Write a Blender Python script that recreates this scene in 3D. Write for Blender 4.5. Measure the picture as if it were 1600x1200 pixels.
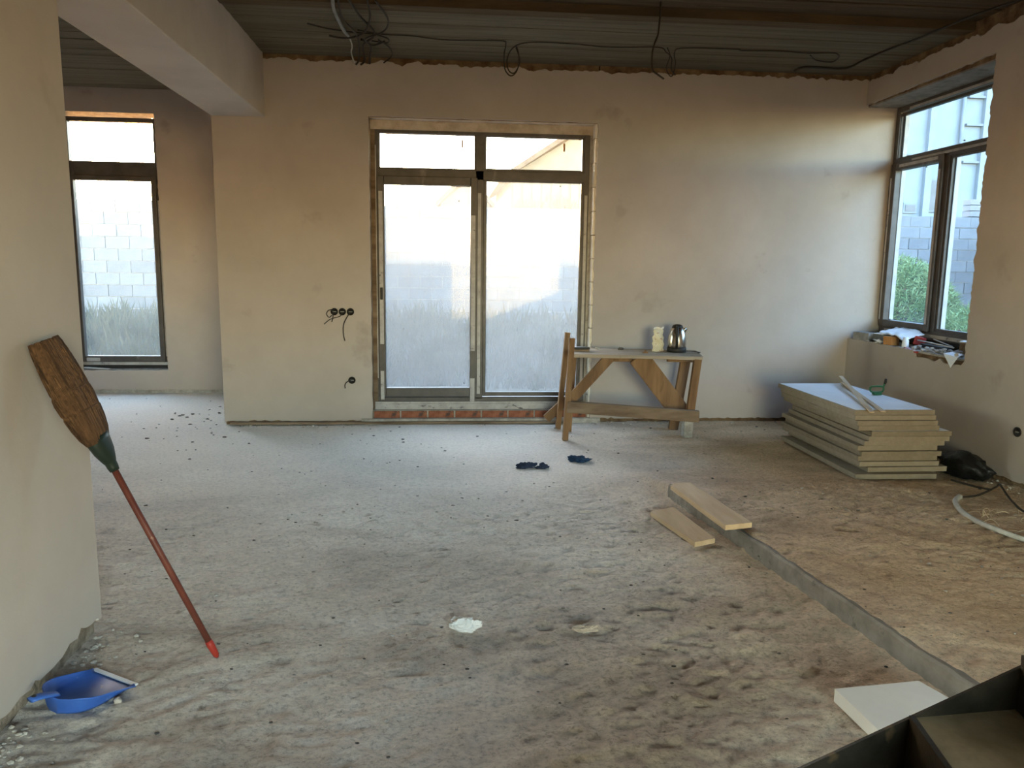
import bpy, bmesh, math, random
import numpy as np
from mathutils import Vector, Matrix, noise
from mathutils.geometry import tessellate_polygon
random.seed(7); RNG = np.random.default_rng(7)
SC = bpy.context.scene; COL = SC.collection
for o in list(bpy.data.objects): bpy.data.objects.remove(o)

# ------------------------------------------------------------------ camera
F_PX, PITCH, ROLL, YAW, CAM_H = 1194.62, 0.153183, 0.013463, 0.090876, 1.45
cp, sp, cy, sy = math.cos(PITCH), math.sin(PITCH), math.cos(YAW), math.sin(YAW)
fw = Vector((sy*cp, cy*cp, -sp)); rt = Vector((cy, -sy, 0)); up = rt.cross(fw)
r2 = rt*math.cos(ROLL) + up*math.sin(ROLL); u2 = up*math.cos(ROLL) - rt*math.sin(ROLL)
cam_data = bpy.data.cameras.new('camera'); cam = bpy.data.objects.new('camera', cam_data); COL.objects.link(cam)
cam.matrix_world = Matrix(((r2.x, u2.x, -fw.x, 0), (r2.y, u2.y, -fw.y, 0), (r2.z, u2.z, -fw.z, CAM_H), (0, 0, 0, 1)))
cam_data.sensor_width = 36; cam_data.lens = F_PX/1600*36; cam_data.shift_x = 1/1600; cam_data.clip_start = .05
SC.camera = cam

# ------------------------------------------------------------------ light
SUN_EL, SUN_AZ = math.radians(7.8), math.radians(-21.9)      # azimuth from +y, clockwise positive
SKY_STRENGTH, SUN_STRENGTH, EXPOSURE = 1.0, 1.3, 3.2
world = bpy.data.worlds.new('world'); SC.world = world; world.use_nodes = True
wn = world.node_tree.nodes; wl = world.node_tree.links; wn.clear()
sky = wn.new('ShaderNodeTexSky'); sky.sky_type = 'NISHITA'; sky.sun_disc = False
sky.sun_elevation = SUN_EL; sky.sun_rotation = SUN_AZ; sky.air_density = 1.0; sky.dust_density = .45; sky.ozone_density = 2.5
bg = wn.new('ShaderNodeBackground'); bg.inputs['Strength'].default_value = SKY_STRENGTH
wo = wn.new('ShaderNodeOutputWorld'); wb = wn.new('ShaderNodeMix'); wb.data_type = 'RGBA'; wb.blend_type = 'MULTIPLY'; wb.inputs[0].default_value = 1; wb.inputs[7].default_value = (1.21, .95, .76, 1)   # camera white balance
wl.new(sky.outputs[0], wb.inputs[6]); wl.new(wb.outputs[2], bg.inputs[0]); wl.new(bg.outputs[0], wo.inputs[0])
sd = bpy.data.lights.new('sun', 'SUN'); sd.energy = SUN_STRENGTH; sd.angle = math.radians(.6); sd.color = (1, .72, .40)
sun = bpy.data.objects.new('sun', sd); COL.objects.link(sun)
sun.rotation_euler = (Vector((math.sin(SUN_AZ)*math.cos(SUN_EL), math.cos(SUN_AZ)*math.cos(SUN_EL), math.sin(SUN_EL)))).to_track_quat('Z', 'Y').to_euler()
def portal(name, loc, to, w, h):
    a = bpy.data.lights.new(name, 'AREA'); a.shape = 'RECTANGLE'; a.size = w; a.size_y = h; a.cycles.is_portal = True
    o = bpy.data.objects.new(name, a); COL.objects.link(o); o.location = loc
    o.rotation_euler = Vector(to).to_track_quat('-Z', 'Z').to_euler()
portal('portal_door', (.37, 7.3, 1.4), (0, -1, 0), 2.0, 2.7)
portal('portal_alcove', (-3.52, 8.95, 1.6), (0, -1, 0), 1.0, 2.8)
portal('portal_side_window', (4.3, 6.2, 1.85), (-1, 0, 0), 1.7, 2.2)
portal('portal_alcove_side', (-6.55, 6.5, 1.6), (1, 0, 0), 1.2, 1.4)
portal('portal_rear', (1.4, -2.65, 1.2), (0, 1, 0), 2.4, 2.4)
SC.view_settings.view_transform = 'Standard'; SC.view_settings.look = 'None'
SC.view_settings.exposure = EXPOSURE; SC.view_settings.gamma = 1; SC.view_settings.use_curve_mapping = False
SC.cycles.use_denoising = True; SC.cycles.max_bounces = 12; SC.cycles.diffuse_bounces = 7; SC.cycles.transparent_max_bounces = 12
SC.cycles.sample_clamp_indirect = 8; SC.cycles.caustics_reflective = False; SC.cycles.caustics_refractive = False

# ------------------------------------------------------------------ materials
def new_mat(name):
    m = bpy.data.materials.new(name); m.use_nodes = True; nt = m.node_tree; nt.nodes.clear()
    out = nt.nodes.new('ShaderNodeOutputMaterial'); return m, nt, out
def nz(nt, scale, detail=4, rough=.55, stretch=None, coord='Object', dist=0):
    tc = nt.nodes.new('ShaderNodeTexCoord'); n = nt.nodes.new('ShaderNodeTexNoise')
    n.inputs['Scale'].default_value = scale; n.inputs['Detail'].default_value = detail; n.inputs['Roughness'].default_value = rough
    n.inputs['Distortion'].default_value = dist
    src = tc.outputs[coord]
    if stretch:
        mp = nt.nodes.new('ShaderNodeMapping'); mp.inputs['Scale'].default_value = stretch; nt.links.new(src, mp.inputs[0]); src = mp.outputs[0]
    nt.links.new(src, n.inputs['Vector']); return n.outputs['Fac']
def ramp(nt, fac, stops):
    r = nt.nodes.new('ShaderNodeValToRGB'); e = r.color_ramp.elements
    while len(e) < len(stops): e.new(.5)
    for el, (p, c) in zip(e, stops): el.position = p; el.color = (*c, 1) if len(c) == 3 else c
    nt.links.new(fac, r.inputs[0]); return r.outputs[0]
def mixc(nt, fac, a, b, mode='MIX'):
    m = nt.nodes.new('ShaderNodeMix'); m.data_type = 'RGBA'; m.blend_type = mode
    for k, v in ((0, fac), (6, a), (7, b)):
        if isinstance(v, (int, float)): m.inputs[k].default_value = v
        elif isinstance(v, tuple): m.inputs[k].default_value = (*v, 1)
        else: nt.links.new(v, m.inputs[k])
    return m.outputs[2]
def mat(name, c1, c2=None, scale=6, rough=.8, metal=0, bump=0, bscale=None, stretch=None, lo=.35, hi=.65, spec=.3, extra=None, bstretch=None, island=0):
    m, nt, out = new_mat(name); b = nt.nodes.new('ShaderNodeBsdfPrincipled'); nt.links.new(b.outputs[0], out.inputs[0])
    b.inputs['Roughness'].default_value = rough; b.inputs['Metallic'].default_value = metal; b.inputs['Specular IOR Level'].default_value = spec
    if c2 is None: b.inputs['Base Color'].default_value = (*c1, 1)
    else:
        col = ramp(nt, nz(nt, scale, 5, .6, stretch), ((lo, c1), (hi, c2)))
        if extra:                                       # (colour, scale, threshold, stretch): blotches of wear
            col = mixc(nt, ramp(nt, nz(nt, extra[1], 4, .6, extra[3]), ((extra[2], (0, 0, 0)), (extra[2]+.08, (1, 1, 1)))), col, extra[0])
        if island:
            oi = nt.nodes.new('ShaderNodeObjectInfo'); col = mixc(nt, island, col, ramp(nt, oi.outputs['Random'], ((0, c1), (1, c2))))
        nt.links.new(col, b.inputs['Base Color'])
    if bump:
        bp = nt.nodes.new('ShaderNodeBump'); bp.inputs['Strength'].default_value = bump; bp.inputs['Distance'].default_value = .02
        nt.links.new(nz(nt, bscale or scale*4, 6, .65, bstretch or stretch), bp.inputs['Height']); nt.links.new(bp.outputs[0], b.inputs['Normal'])
    return m
def glass(name, dust, dcol, tint=(.93, .95, .95), scale=3, stretch=(1, 1, .35), var=.35, scratch=.15):
    m, nt, out = new_mat(name); L = nt.links
    tr = nt.nodes.new('ShaderNodeBsdfTransparent'); tr.inputs[0].default_value = (*tint, 1)
    gl = nt.nodes.new('ShaderNodeBsdfGlossy'); gl.inputs['Roughness'].default_value = .03; gl.inputs[0].default_value = (1, 1, 1, 1)
    fr = nt.nodes.new('ShaderNodeFresnel'); fr.inputs[0].default_value = 1.3
    ge = nt.nodes.new('ShaderNodeNewGeometry'); ff = nt.nodes.new('ShaderNodeMath'); ff.operation = 'SUBTRACT'; ff.use_clamp = True; L.new(fr.outputs[0], ff.inputs[0]); L.new(ge.outputs['Backfacing'], ff.inputs[1])
    m1 = nt.nodes.new('ShaderNodeMixShader'); L.new(ff.outputs[0], m1.inputs[0]); L.new(tr.outputs[0], m1.inputs[1]); L.new(gl.outputs[0], m1.inputs[2])
    tl = nt.nodes.new('ShaderNodeBsdfTranslucent'); tl.inputs[0].default_value = (*dcol, 1)
    df = nt.nodes.new('ShaderNodeBsdfDiffuse'); df.inputs[0].default_value = (*dcol, 1)
    m2 = nt.nodes.new('ShaderNodeMixShader'); m2.inputs[0].default_value = .3; L.new(tl.outputs[0], m2.inputs[1]); L.new(df.outputs[0], m2.inputs[2])
    a = ramp(nt, nz(nt, scale, 6, .65, stretch), ((.3, (dust*(1-var),)*3), (.7, (min(1, dust*(1+var)),)*3)))
    s = ramp(nt, nz(nt, 40, 5, .7, (1, 1, .08)), ((.55, (0, 0, 0)), (.75, (scratch,)*3)))
    ad = mixc(nt, 1.0, a, s, 'ADD')
    m3 = nt.nodes.new('ShaderNodeMixShader'); L.new(ad, m3.inputs[0]); L.new(m1.outputs[0], m3.inputs[1]); L.new(m2.outputs[0], m3.inputs[2]); L.new(m3.outputs[0], out.inputs[0])
    return m
def floor_mat():
    m, nt, out = new_mat('dusty_screed'); L = nt.links; b = nt.nodes.new('ShaderNodeBsdfPrincipled'); L.new(b.outputs[0], out.inputs[0])
    b.inputs['Roughness'].default_value = .95; b.inputs['Specular IOR Level'].default_value = .15
    c = ramp(nt, nz(nt, 1.3, 6, .62, (.7, 1.2, 1)), ((.34, (.51, .41, .32)), (.5, (.74, .615, .495)), (.64, (.88, .765, .64))))
    fine = ramp(nt, nz(nt, 55, 8, .8, (.8, 1.0, 1)), ((.33, (.42, .38, .34)), (.48, (.96, .96, .96)), (.66, (1.2, 1.2, 1.2))))
    c = mixc(nt, .9, c, fine, 'MULTIPLY')
    tc = nt.nodes.new('ShaderNodeTexCoord'); sx = nt.nodes.new('ShaderNodeSeparateXYZ'); L.new(tc.outputs['Object'], sx.inputs[0])
    w = nt.nodes.new('ShaderNodeMath'); w.operation = 'MULTIPLY_ADD'; w.inputs[1].default_value = 1.3; L.new(nz(nt, .9, 4), w.inputs[0]); L.new(sx.outputs[0], w.inputs[2])
    sand = ramp(nt, w.outputs[0], ((0, (0, 0, 0)), (1, (1, 1, 1))))
    mr = nt.nodes.new('ShaderNodeMapRange'); mr.inputs[1].default_value = 1.5; mr.inputs[2].default_value = 2.9; L.new(w.outputs[0], mr.inputs[0])
    c = mixc(nt, mr.outputs[0], c, mixc(nt, 1.0, c, (.93, .80, .62), 'MULTIPLY'))
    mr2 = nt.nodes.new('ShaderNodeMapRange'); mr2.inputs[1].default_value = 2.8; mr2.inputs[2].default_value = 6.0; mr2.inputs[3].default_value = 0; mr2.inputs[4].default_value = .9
    L.new(sx.outputs[1], mr2.inputs[0])                 # base colour grows paler towards the door
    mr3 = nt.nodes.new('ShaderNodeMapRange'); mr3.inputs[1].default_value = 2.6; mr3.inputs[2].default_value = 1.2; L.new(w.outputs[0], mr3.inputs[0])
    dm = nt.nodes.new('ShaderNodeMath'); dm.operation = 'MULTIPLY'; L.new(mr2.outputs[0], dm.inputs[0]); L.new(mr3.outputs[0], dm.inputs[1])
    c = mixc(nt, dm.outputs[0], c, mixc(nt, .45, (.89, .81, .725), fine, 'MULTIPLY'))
    L.new(c, b.inputs['Base Color'])
    bp = nt.nodes.new('ShaderNodeBump'); bp.inputs['Strength'].default_value = 1; bp.inputs['Distance'].default_value = .02
    L.new(nz(nt, 45, 8, .75, (.8, 1.0, 1)), bp.inputs['Height']); L.new(bp.outputs[0], b.inputs['Normal'])
    return m
M = {}
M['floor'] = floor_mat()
M['plaster'] = mat('wall_plaster', (.375, .325, .285), (.435, .38, .335), 1.6, .9, bump=.12, bscale=9, lo=.3, hi=.7, extra=((.345, .295, .255), 2.3, .64, None))
M['beam_plaster'] = mat('beam_plaster', (.42, .37, .32), (.48, .43, .375), 2, .9, bump=.08, bscale=9)
M['core'] = mat('bare_masonry', (.10, .055, .03), (.24, .16, .09), 9, .95, bump=.8, bscale=30)
M['concrete'] = mat('board_marked_concrete', (.085, .068, .045), (.155, .13, .09), 7, .9, bump=.5, bscale=12, stretch=(.12, 3, 1), lo=.3, hi=.7, extra=((.12, .10, .07), 5, .63, (.15, 2.5, 1)))
M['darkboard'] = mat('stained_formwork', (.035, .022, .011), (.11, .075, .042), 6, .9, bump=.7, bscale=14, stretch=(.2, 4, 1), extra=((.30, .26, .19), 7, .66, (.25, 3, 1)), island=.4)
M['kerb'] = mat('kerb_concrete', (.19, .17, .145), (.30, .27, .235), 9, .9, bump=.4, bscale=40, extra=((.15, .13, .11), 12, .6, None))
M['frame'] = mat('anthracite_profile', (.055, .047, .043), (.085, .073, .066), 8, .45, spec=.4, extra=((.16, .14, .125), 5, .64, (1, 1, .3)))
M['tape'] = mat('protective_tape', (.34, .32, .31), (.46, .44, .42), 12, .55, extra=((.12, .11, .11), 30, .62, (.5, .5, 1)))
M['gasket'] = mat('white_spacer', (.38, .37, .36), (.46, .45, .44), 10, .5)
M['aac'] = mat('aerated_block', (.66, .60, .50), (.78, .72, .63), 12, .95, bump=.3, bscale=60)
M['brick'] = mat('red_brick', (.20, .065, .035), (.33, .13, .075), 14, .95, bump=.5, bscale=40, extra=((.10, .06, .05), 9, .6, None))
M['stain'] = mat('rust_stained_plaster', (.40, .32, .24), (.55, .47, .38), 8, .95, bump=.4, bscale=30, extra=((.20, .085, .04), 4, .66, (.5, 1, 1)))
M['dirt'] = mat('crumbly_brown_mortar', (.15, .11, .075), (.34, .275, .205), 16, .95, bump=.9, bscale=45)
M['mortar'] = mat('rough_mortar', (.30, .27, .235), (.48, .45, .40), 14, .95, bump=.8, bscale=40)
M['glass_door'] = glass('dusty_door_glass', .34, (.26, .265, .27), scratch=.14)
M['glass_alcove'] = glass('dusty_alcove_glass', .14, (.30, .305, .30), scratch=.06)
M['glass_top'] = glass('dusty_transom_glass', .07, (.36, .35, .33), scratch=.05)
M['glass_side'] = glass('side_window_glass', .02, (.5, .52, .55), tint=(.70, .755, .82), scratch=.01)
M['wood'] = mat('site_timber', (.15, .08, .037), (.29, .17, .085), 9, .85, bump=.3, bscale=30, stretch=(1, 1, .12), extra=((.12, .075, .04), 6, .62, (1, 1, .3)))
M['wood_top'] = mat('worn_plank_top', (.27, .21, .15), (.42, .345, .265), 7, .85, bump=.3, bscale=30, stretch=(.15, 1, 1), extra=((.17, .12, .08), 9, .64, None))
M['wood_pale'] = mat('pale_pine', (.46, .325, .195), (.60, .46, .30), 8, .8, bump=.2, bscale=30, stretch=(1, .15, 1), extra=((.30, .21, .13), 7, .66, (1, .3, 1)))
M['pulp'] = mat('grey_dirty_plank', (.12, .078, .048), (.25, .18, .12), 10, .9, bump=.5, bscale=30, stretch=(.2, 1, 1), extra=((.48, .42, .35), 8, .66, (.3, 1, 1)))
M['panel_edge'] = mat('panel_edge', (.20, .16, .11), (.30, .25, .185), 20, .9, bump=.2, bscale=60, island=.6)
M['panel_face'] = mat('panel_face', (.74, .75, .77), (.80, .81, .83), 5, .7)
M['foam'] = mat('white_foam', (.80, .785, .74), (.86, .845, .80), 6, .75, bump=.05, bscale=80)
M['steel_dark'] = mat('oily_black_steel', (.024, .018, .011), (.065, .048, .030), 7, .42, metal=.55, bump=.1, bscale=30, extra=((.12, .075, .035), 10, .62, None))
M['steel_tread'] = mat('dusty_rusty_tread', (.18, .118, .055), (.30, .21, .11), 7, .7, metal=.05, bump=.15, bscale=40, extra=((.26, .215, .15), 16, .64, None))
M['straw'] = mat('sorghum_straw', (.045, .021, .009), (.15, .075, .034), 40, .9, bump=.9, bscale=70, stretch=(1, 1, .04), bstretch=(1, 1, .03))
M['straw_mid'] = mat('loose_straw', (.045, .02, .008), (.15, .075, .033), 60, .9)
M['straw_dark'] = mat('broom_stitch', (.07, .035, .015))
M['green_plastic'] = mat('dark_green_plastic', (.008, .014, .010), (.014, .022, .016), 8, .45, spec=.3)
M['red_handle'] = mat('red_painted_wood', (.085, .02, .013), (.13, .037, .022), 10, .55, extra=((.30, .16, .11), 14, .66, None))
M['red_tip'] = mat('bright_red_plastic', (.30, .025, .015), (.38, .035, .02), 10, .45)
M['blue'] = mat('blue_plastic', (.03, .09, .33), (.045, .125, .41), 10, .45, spec=.4, extra=((.22, .27, .40), 30, .66, None))
M['lip'] = mat('pale_rubber_lip', (.55, .56, .57), (.68, .68, .67), 15, .6)
M['black'] = mat('black_plastic', (.012, .011, .010), (.022, .02, .018), 10, .5)
M['cable'] = mat('dark_cable', (.020, .014, .009), (.035, .026, .018), 10, .6)
M['conduit'] = mat('grey_conduit', (.16, .16, .15), (.24, .24, .22), 10, .6)
M['hose'] = mat('dusty_grey_hose', (.36, .34, .29), (.52, .49, .43), 16, .6)
M['bag'] = mat('black_bag', (.006, .006, .006), (.012, .012, .012), 10, .35, bump=.6, bscale=25)
M['chrome'] = mat('brushed_steel', (.50, .46, .41), (.60, .56, .50), 6, .22, metal=1)
M['navy'] = mat('navy_cloth', (.010, .016, .035), (.03, .045, .085), 14, .9, bump=.5, bscale=60, extra=((.22, .25, .30), 22, .66, None))
M['navy_blue'] = mat('blue_cloth', (.008, .022, .055), (.02, .055, .12), 14, .9, bump=.5, bscale=60, extra=((.12, .2, .32), 22, .68, None))
M['crumple'] = mat('crumpled_film', (.72, .69, .62), (.84, .81, .74), 20, .4, bump=.3, bscale=60)
M['clump'] = mat('plaster_clump', (.42, .35, .28), (.54, .47, .39), 12, .95, bump=.4, bscale=40)
M['pouch'] = mat('printed_pouch', (.62, .55, .38), (.74, .69, .55), 14, .4, extra=((.30, .10, .055), 28, .58, None))
M['white_paper'] = mat('white_paper', (.70, .73, .78), (.78, .80, .84), 6, .7)
M['cardboard'] = mat('orange_cardboard', (.42, .20, .07), (.5, .26, .10), 8, .8)
M['red_plastic'] = mat('dull_red', (.30, .03, .03), (.36, .05, .04), 8, .5)
M['grey_block'] = mat('grey_block', (.20, .195, .19), (.33, .32, .31), 14, .95, bump=.5, bscale=40)
M['rubble'] = mat('rubble', (.22, .19, .16), (.50, .46, .42), 20, .95, bump=.6, bscale=50, island=.5)
M['chip_dark'] = mat('dark_chips', (.05, .042, .035), (.13, .11, .09), 20, .95)
M['chip_pale'] = mat('pale_crumbs', (.30, .25, .20), (.50, .44, .37), 20, .95)
M['tool_green'] = mat('green_tool', (.015, .10, .05), (.025, .14, .07), 8, .4)
M['cblock'] = mat('concrete_block', (.12, .122, .13), (.185, .187, .195), 5, .95, bump=.3, bscale=30, island=.55)
M['soil'] = mat('yard_soil', (.055, .05, .04), (.10, .09, .07), 3, 1, bump=.5, bscale=10)
M['grass'] = mat('dry_grass', (.06, .065, .04), (.11, .105, .07), 1.5, .9)
M['bush'] = mat('green_broom_bush', (.11, .19, .07), (.25, .32, .15), 2.5, .9)
M['house_white'] = mat('pale_render', (.145, .18, .215), (.17, .205, .24), 2, .9)
M['house_grey'] = mat('pale_grey_trim', (.12, .145, .175), (.15, .175, .205), 2, .9)
M['house_warm'] = mat('cream_siding', (.12, .10, .075), (.15, .125, .095), 3, .9)
M['roof'] = mat('brown_roof', (.06, .04, .03), (.10, .07, .05), 6, .9)
M['pane'] = mat('dark_window', (.05, .06, .075), (.07, .08, .10), 3, .4)
M['bark'] = mat('bare_branches', (.14, .075, .05), (.2, .12, .08), 6, .9)

# ------------------------------------------------------------------ mesh helpers
class MB:
    def __init__(s): s.v = []; s.f = []; s.mi = []; s.sm = []
    def add(s, vs, fs, mi=0, sm=False):
        b = len(s.v); s.v += [tuple(v) for v in vs]
        for f in fs: s.f.append([b+i for i in f]); s.mi.append(mi); s.sm.append(sm)
        return s
    def box(s, a, b, mi=0):
        x0, y0, z0 = a; x1, y1, z1 = b
        return s.add([(x, y, z) for z in (z0, z1) for y in (y0, y1) for x in (x0, x1)],
                     [(0, 2, 3, 1), (4, 5, 7, 6), (0, 1, 5, 4), (2, 6, 7, 3), (0, 4, 6, 2), (1, 3, 7, 5)], mi)
    def bar(s, p, q, w, t, side=(0, 1, 0), mi=0, jit=0):
        # a plank from p to q: w across (in the plane normal to side), t along side
        p = Vector(p); q = Vector(q); d = (q-p).normalized(); n = Vector(side); n = (n - d*n.dot(d)).normalized(); a = d.cross(n)
        vs = []
        for c in (p, q):
            for i, j in ((-1, -1), (1, -1), (1, 1), (-1, 1)):
                vs.append(c + a*(i*w/2) + n*(j*t/2) + Vector([random.uniform(-jit, jit) for _ in 'xyz']))
        return s.add(vs, [(0, 3, 2, 1), (4, 5, 6, 7), (0, 1, 5, 4), (1, 2, 6, 5), (2, 3, 7, 6), (3, 0, 4, 7)], mi)
    def tube(s, pts, r, seg=7, mi=0, cap=True, smooth=0):
        pts = [Vector(p) for p in pts]
        if smooth: pts = catmull(pts, smooth)
        n = len(pts); rs = r if isinstance(r, (list, tuple)) else [r]*n
        if len(rs) != n: rs = [rs[min(len(rs)-1, int(i*len(rs)/n))] for i in range(n)]
        vs = []; ref = Vector((.31, .17, .93)); prev = None
        for i, p in enumerate(pts):
            d = (pts[min(i+1, n-1)] - pts[max(i-1, 0)]).normalized()
            if prev is None: a = d.cross(ref if abs(d.dot(ref)) < .95 else Vector((1, 0, 0))).normalized()
            else: a = (prev - d*prev.dot(d)).normalized()
            prev = a; b = d.cross(a)
            vs += [p + (a*math.cos(2*math.pi*k/seg) + b*math.sin(2*math.pi*k/seg))*rs[i] for k in range(seg)]
        fs = [(i*seg+k, i*seg+(k+1) % seg, (i+1)*seg+(k+1) % seg, (i+1)*seg+k) for i in range(n-1) for k in range(seg)]
        if cap: fs += [tuple(range(seg))[::-1], tuple((n-1)*seg+k for k in range(seg))]
        return s.add(vs, fs, mi, True)
    def lathe(s, prof, c=(0, 0, 0), seg=28, mi=0):
        vs = [(c[0]+r*math.cos(2*math.pi*k/seg), c[1]+r*math.sin(2*math.pi*k/seg), c[2]+z) for r, z in prof for k in range(seg)]
        n = len(prof); fs = [(i*seg+k, i*seg+(k+1) % seg, (i+1)*seg+(k+1) % seg, (i+1)*seg+k) for i in range(n-1) for k in range(seg)]
        fs += [tuple(range(seg))[::-1], tuple((n-1)*seg+k for k in range(seg))]
        return s.add(vs, fs, mi, True)
    def loft(s, rings, mi=0, cap=True, smooth=True):
        k = len(rings[0]); vs = [p for r in rings for p in r]
        fs = [(i*k+j, i*k+(j+1) % k, (i+1)*k+(j+1) % k, (i+1)*k+j) for i in range(len(rings)-1) for j in range(k)]
        if cap: fs += [tuple(range(k))[::-1], tuple((len(rings)-1)*k+j for j in range(k))]
        return s.add(vs, fs, mi, smooth)
    def poly(s, pts, n, t, mi=0):
        # flat outline pts (3-D, planar, simple) made solid by t along n
        n = Vector(n).normalized(); A = [Vector(p) for p in pts]; k = len(A); B = [p + n*t for p in A]
        tri = tessellate_polygon([A]); b = len(s.v); s.v += [tuple(p) for p in A+B]
        for f in tri:
            fl = [A[i] for i in f]; flip = (fl[1]-fl[0]).cross(fl[2]-fl[0]).dot(n) > 0
            f = f[::-1] if flip else f
            s.f.append([b+i for i in f]); s.mi.append(mi); s.sm.append(False)
            s.f.append([b+k+i for i in f[::-1]]); s.mi.append(mi); s.sm.append(False)
        for i in range(k): s.f.append([b+i, b+(i+1) % k, b+k+(i+1) % k, b+k+i]); s.mi.append(mi); s.sm.append(False)
        return s
    def rock(s, c, r, sq=(1, 1, .7), mi=0, amp=.35, sub=1, seed=None):
        bm = bmesh.new(); bmesh.ops.create_icosphere(bm, subdivisions=sub, radius=1); o = Vector([random.uniform(0, 50) for _ in 'xyz']) if seed is None else Vector((seed, seed*2.3, seed*.7))
        vs = []
        for v in bm.verts:
            k = 1 + amp*noise.noise(v.co*1.6+o)*1.6; vs.append((c[0]+v.co.x*r*sq[0]*k, c[1]+v.co.y*r*sq[1]*k, c[2]+v.co.z*r*sq[2]*k))
        fs = [tuple(v.index for v in f.verts) for f in bm.faces]; bm.free()
        return s.add(vs, fs, mi, sub > 1)
    def mesh(s, name, mats):
        me = bpy.data.meshes.new(name); me.from_pydata(s.v, [], s.f)
        for m in (mats if isinstance(mats, (list, tuple)) else [mats]): me.materials.append(M[m])
        me.polygons.foreach_set('material_index', s.mi); me.polygons.foreach_set('use_smooth', s.sm); me.update(); return me
    def build(s, name, mats, parent=None, recalc=False):
        me = s.mesh(name, mats)
        if recalc:
            bm = bmesh.new(); bm.from_mesh(me); bmesh.ops.recalc_face_normals(bm, faces=bm.faces); bm.to_mesh(me); bm.free()
        return link(name, me, parent)
def link(name, me, parent=None):
    o = bpy.data.objects.new(name, me); COL.objects.link(o)
    if parent: o.parent = parent
    return o
def catmull(p, n):
    out = []
    for i in range(len(p)-1):
        a, b, c, d = p[max(i-1, 0)], p[i], p[i+1], p[min(i+2, len(p)-1)]
        for k in range(n):
            t = k/n; out.append(.5*((2*b) + (c-a)*t + (2*a-5*b+4*c-d)*t*t + (3*b-a-3*c+d)*t**3))
    return out + [p[-1]]
def bevel(o, w=.004, seg=2):
    m = o.modifiers.new('bevel', 'BEVEL'); m.width = w; m.segments = seg; m.limit_method = 'ANGLE'; return o
def tag(o, label, cat, group=None, kind=None):
    if label: o['label'] = label
    if cat: o['category'] = cat
    if group: o['group'] = group
    if kind: o['kind'] = kind
    return o
def struct(o, label=None): o['kind'] = 'structure'; o['label'] = label or o.name.replace('_', ' '); return o
def empty(name, loc, label, cat, group=None):
    o = bpy.data.objects.new(name, None); o.empty_display_size = .05; COL.objects.link(o); o.location = loc
    return tag(o, label, cat, group)
def put(o, parent):                     # parent while keeping world coordinates of the mesh
    o.parent = parent; o.matrix_parent_inverse = Matrix.Translation(parent.location).inverted(); return o
def rag(a, b, step, amp, seed, f=9):    # ragged 1-D profile between a and b
    n = max(2, int(abs(b-a)/step)); out = []
    for i in range(n+1):
        t = a + (b-a)*i/n; k = noise.noise((t*f, seed, 0)) + .6*noise.noise((t*f*3.1, seed+5, 0))
        out.append((t, amp*k))
    return out

# ------------------------------------------------------------------ the shell
D, D2, ZC = 7.004, 8.69, 3.212
XL, XB, ZB, XR = -1.9676, -1.518, 2.685, 3.872
XW, YW = -1.347, 2.988
Y0 = -2.6                                # rear of the room
DL, DR, DZ = -.642, 1.381, 2.717         # door opening
def kerb_x(y): return 1.438 + (4.644-y)*.1317
def vnoise(x, y, seed):
    xi = np.floor(x).astype(np.int64); yi = np.floor(y).astype(np.int64); fx = x-xi; fy = y-yi
    fx = fx*fx*(3-2*fx); fy = fy*fy*(3-2*fy)
    def h(a, b):
        n = (a*374761393 + b*668265263 + seed*982451653) & 0x7fffffff; n = ((n ^ (n >> 13))*1274126177) & 0x7fffffff
        return ((n ^ (n >> 16)) & 0xffff)/65535.
    return (h(xi, yi)*(1-fx)+h(xi+1, yi)*fx)*(1-fy) + (h(xi, yi+1)*(1-fx)+h(xi+1, yi+1)*fx)*fy - .5
def sstep(a, b, x): t = np.clip((x-a)/(b-a), 0, 1); return t*t*(3-2*t)
def ground(x, y):                        # large shape of the floor: the right part ramps up to the kerb
    x = np.asarray(x, float); y = np.asarray(y, float)
    side = sstep(.008, .035, x-kerb_x(y)); fade = sstep(5.3, 4.45, y)
    return side*fade*(.086 - .064*sstep(.2, 2.0, x-kerb_x(y)))
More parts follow.
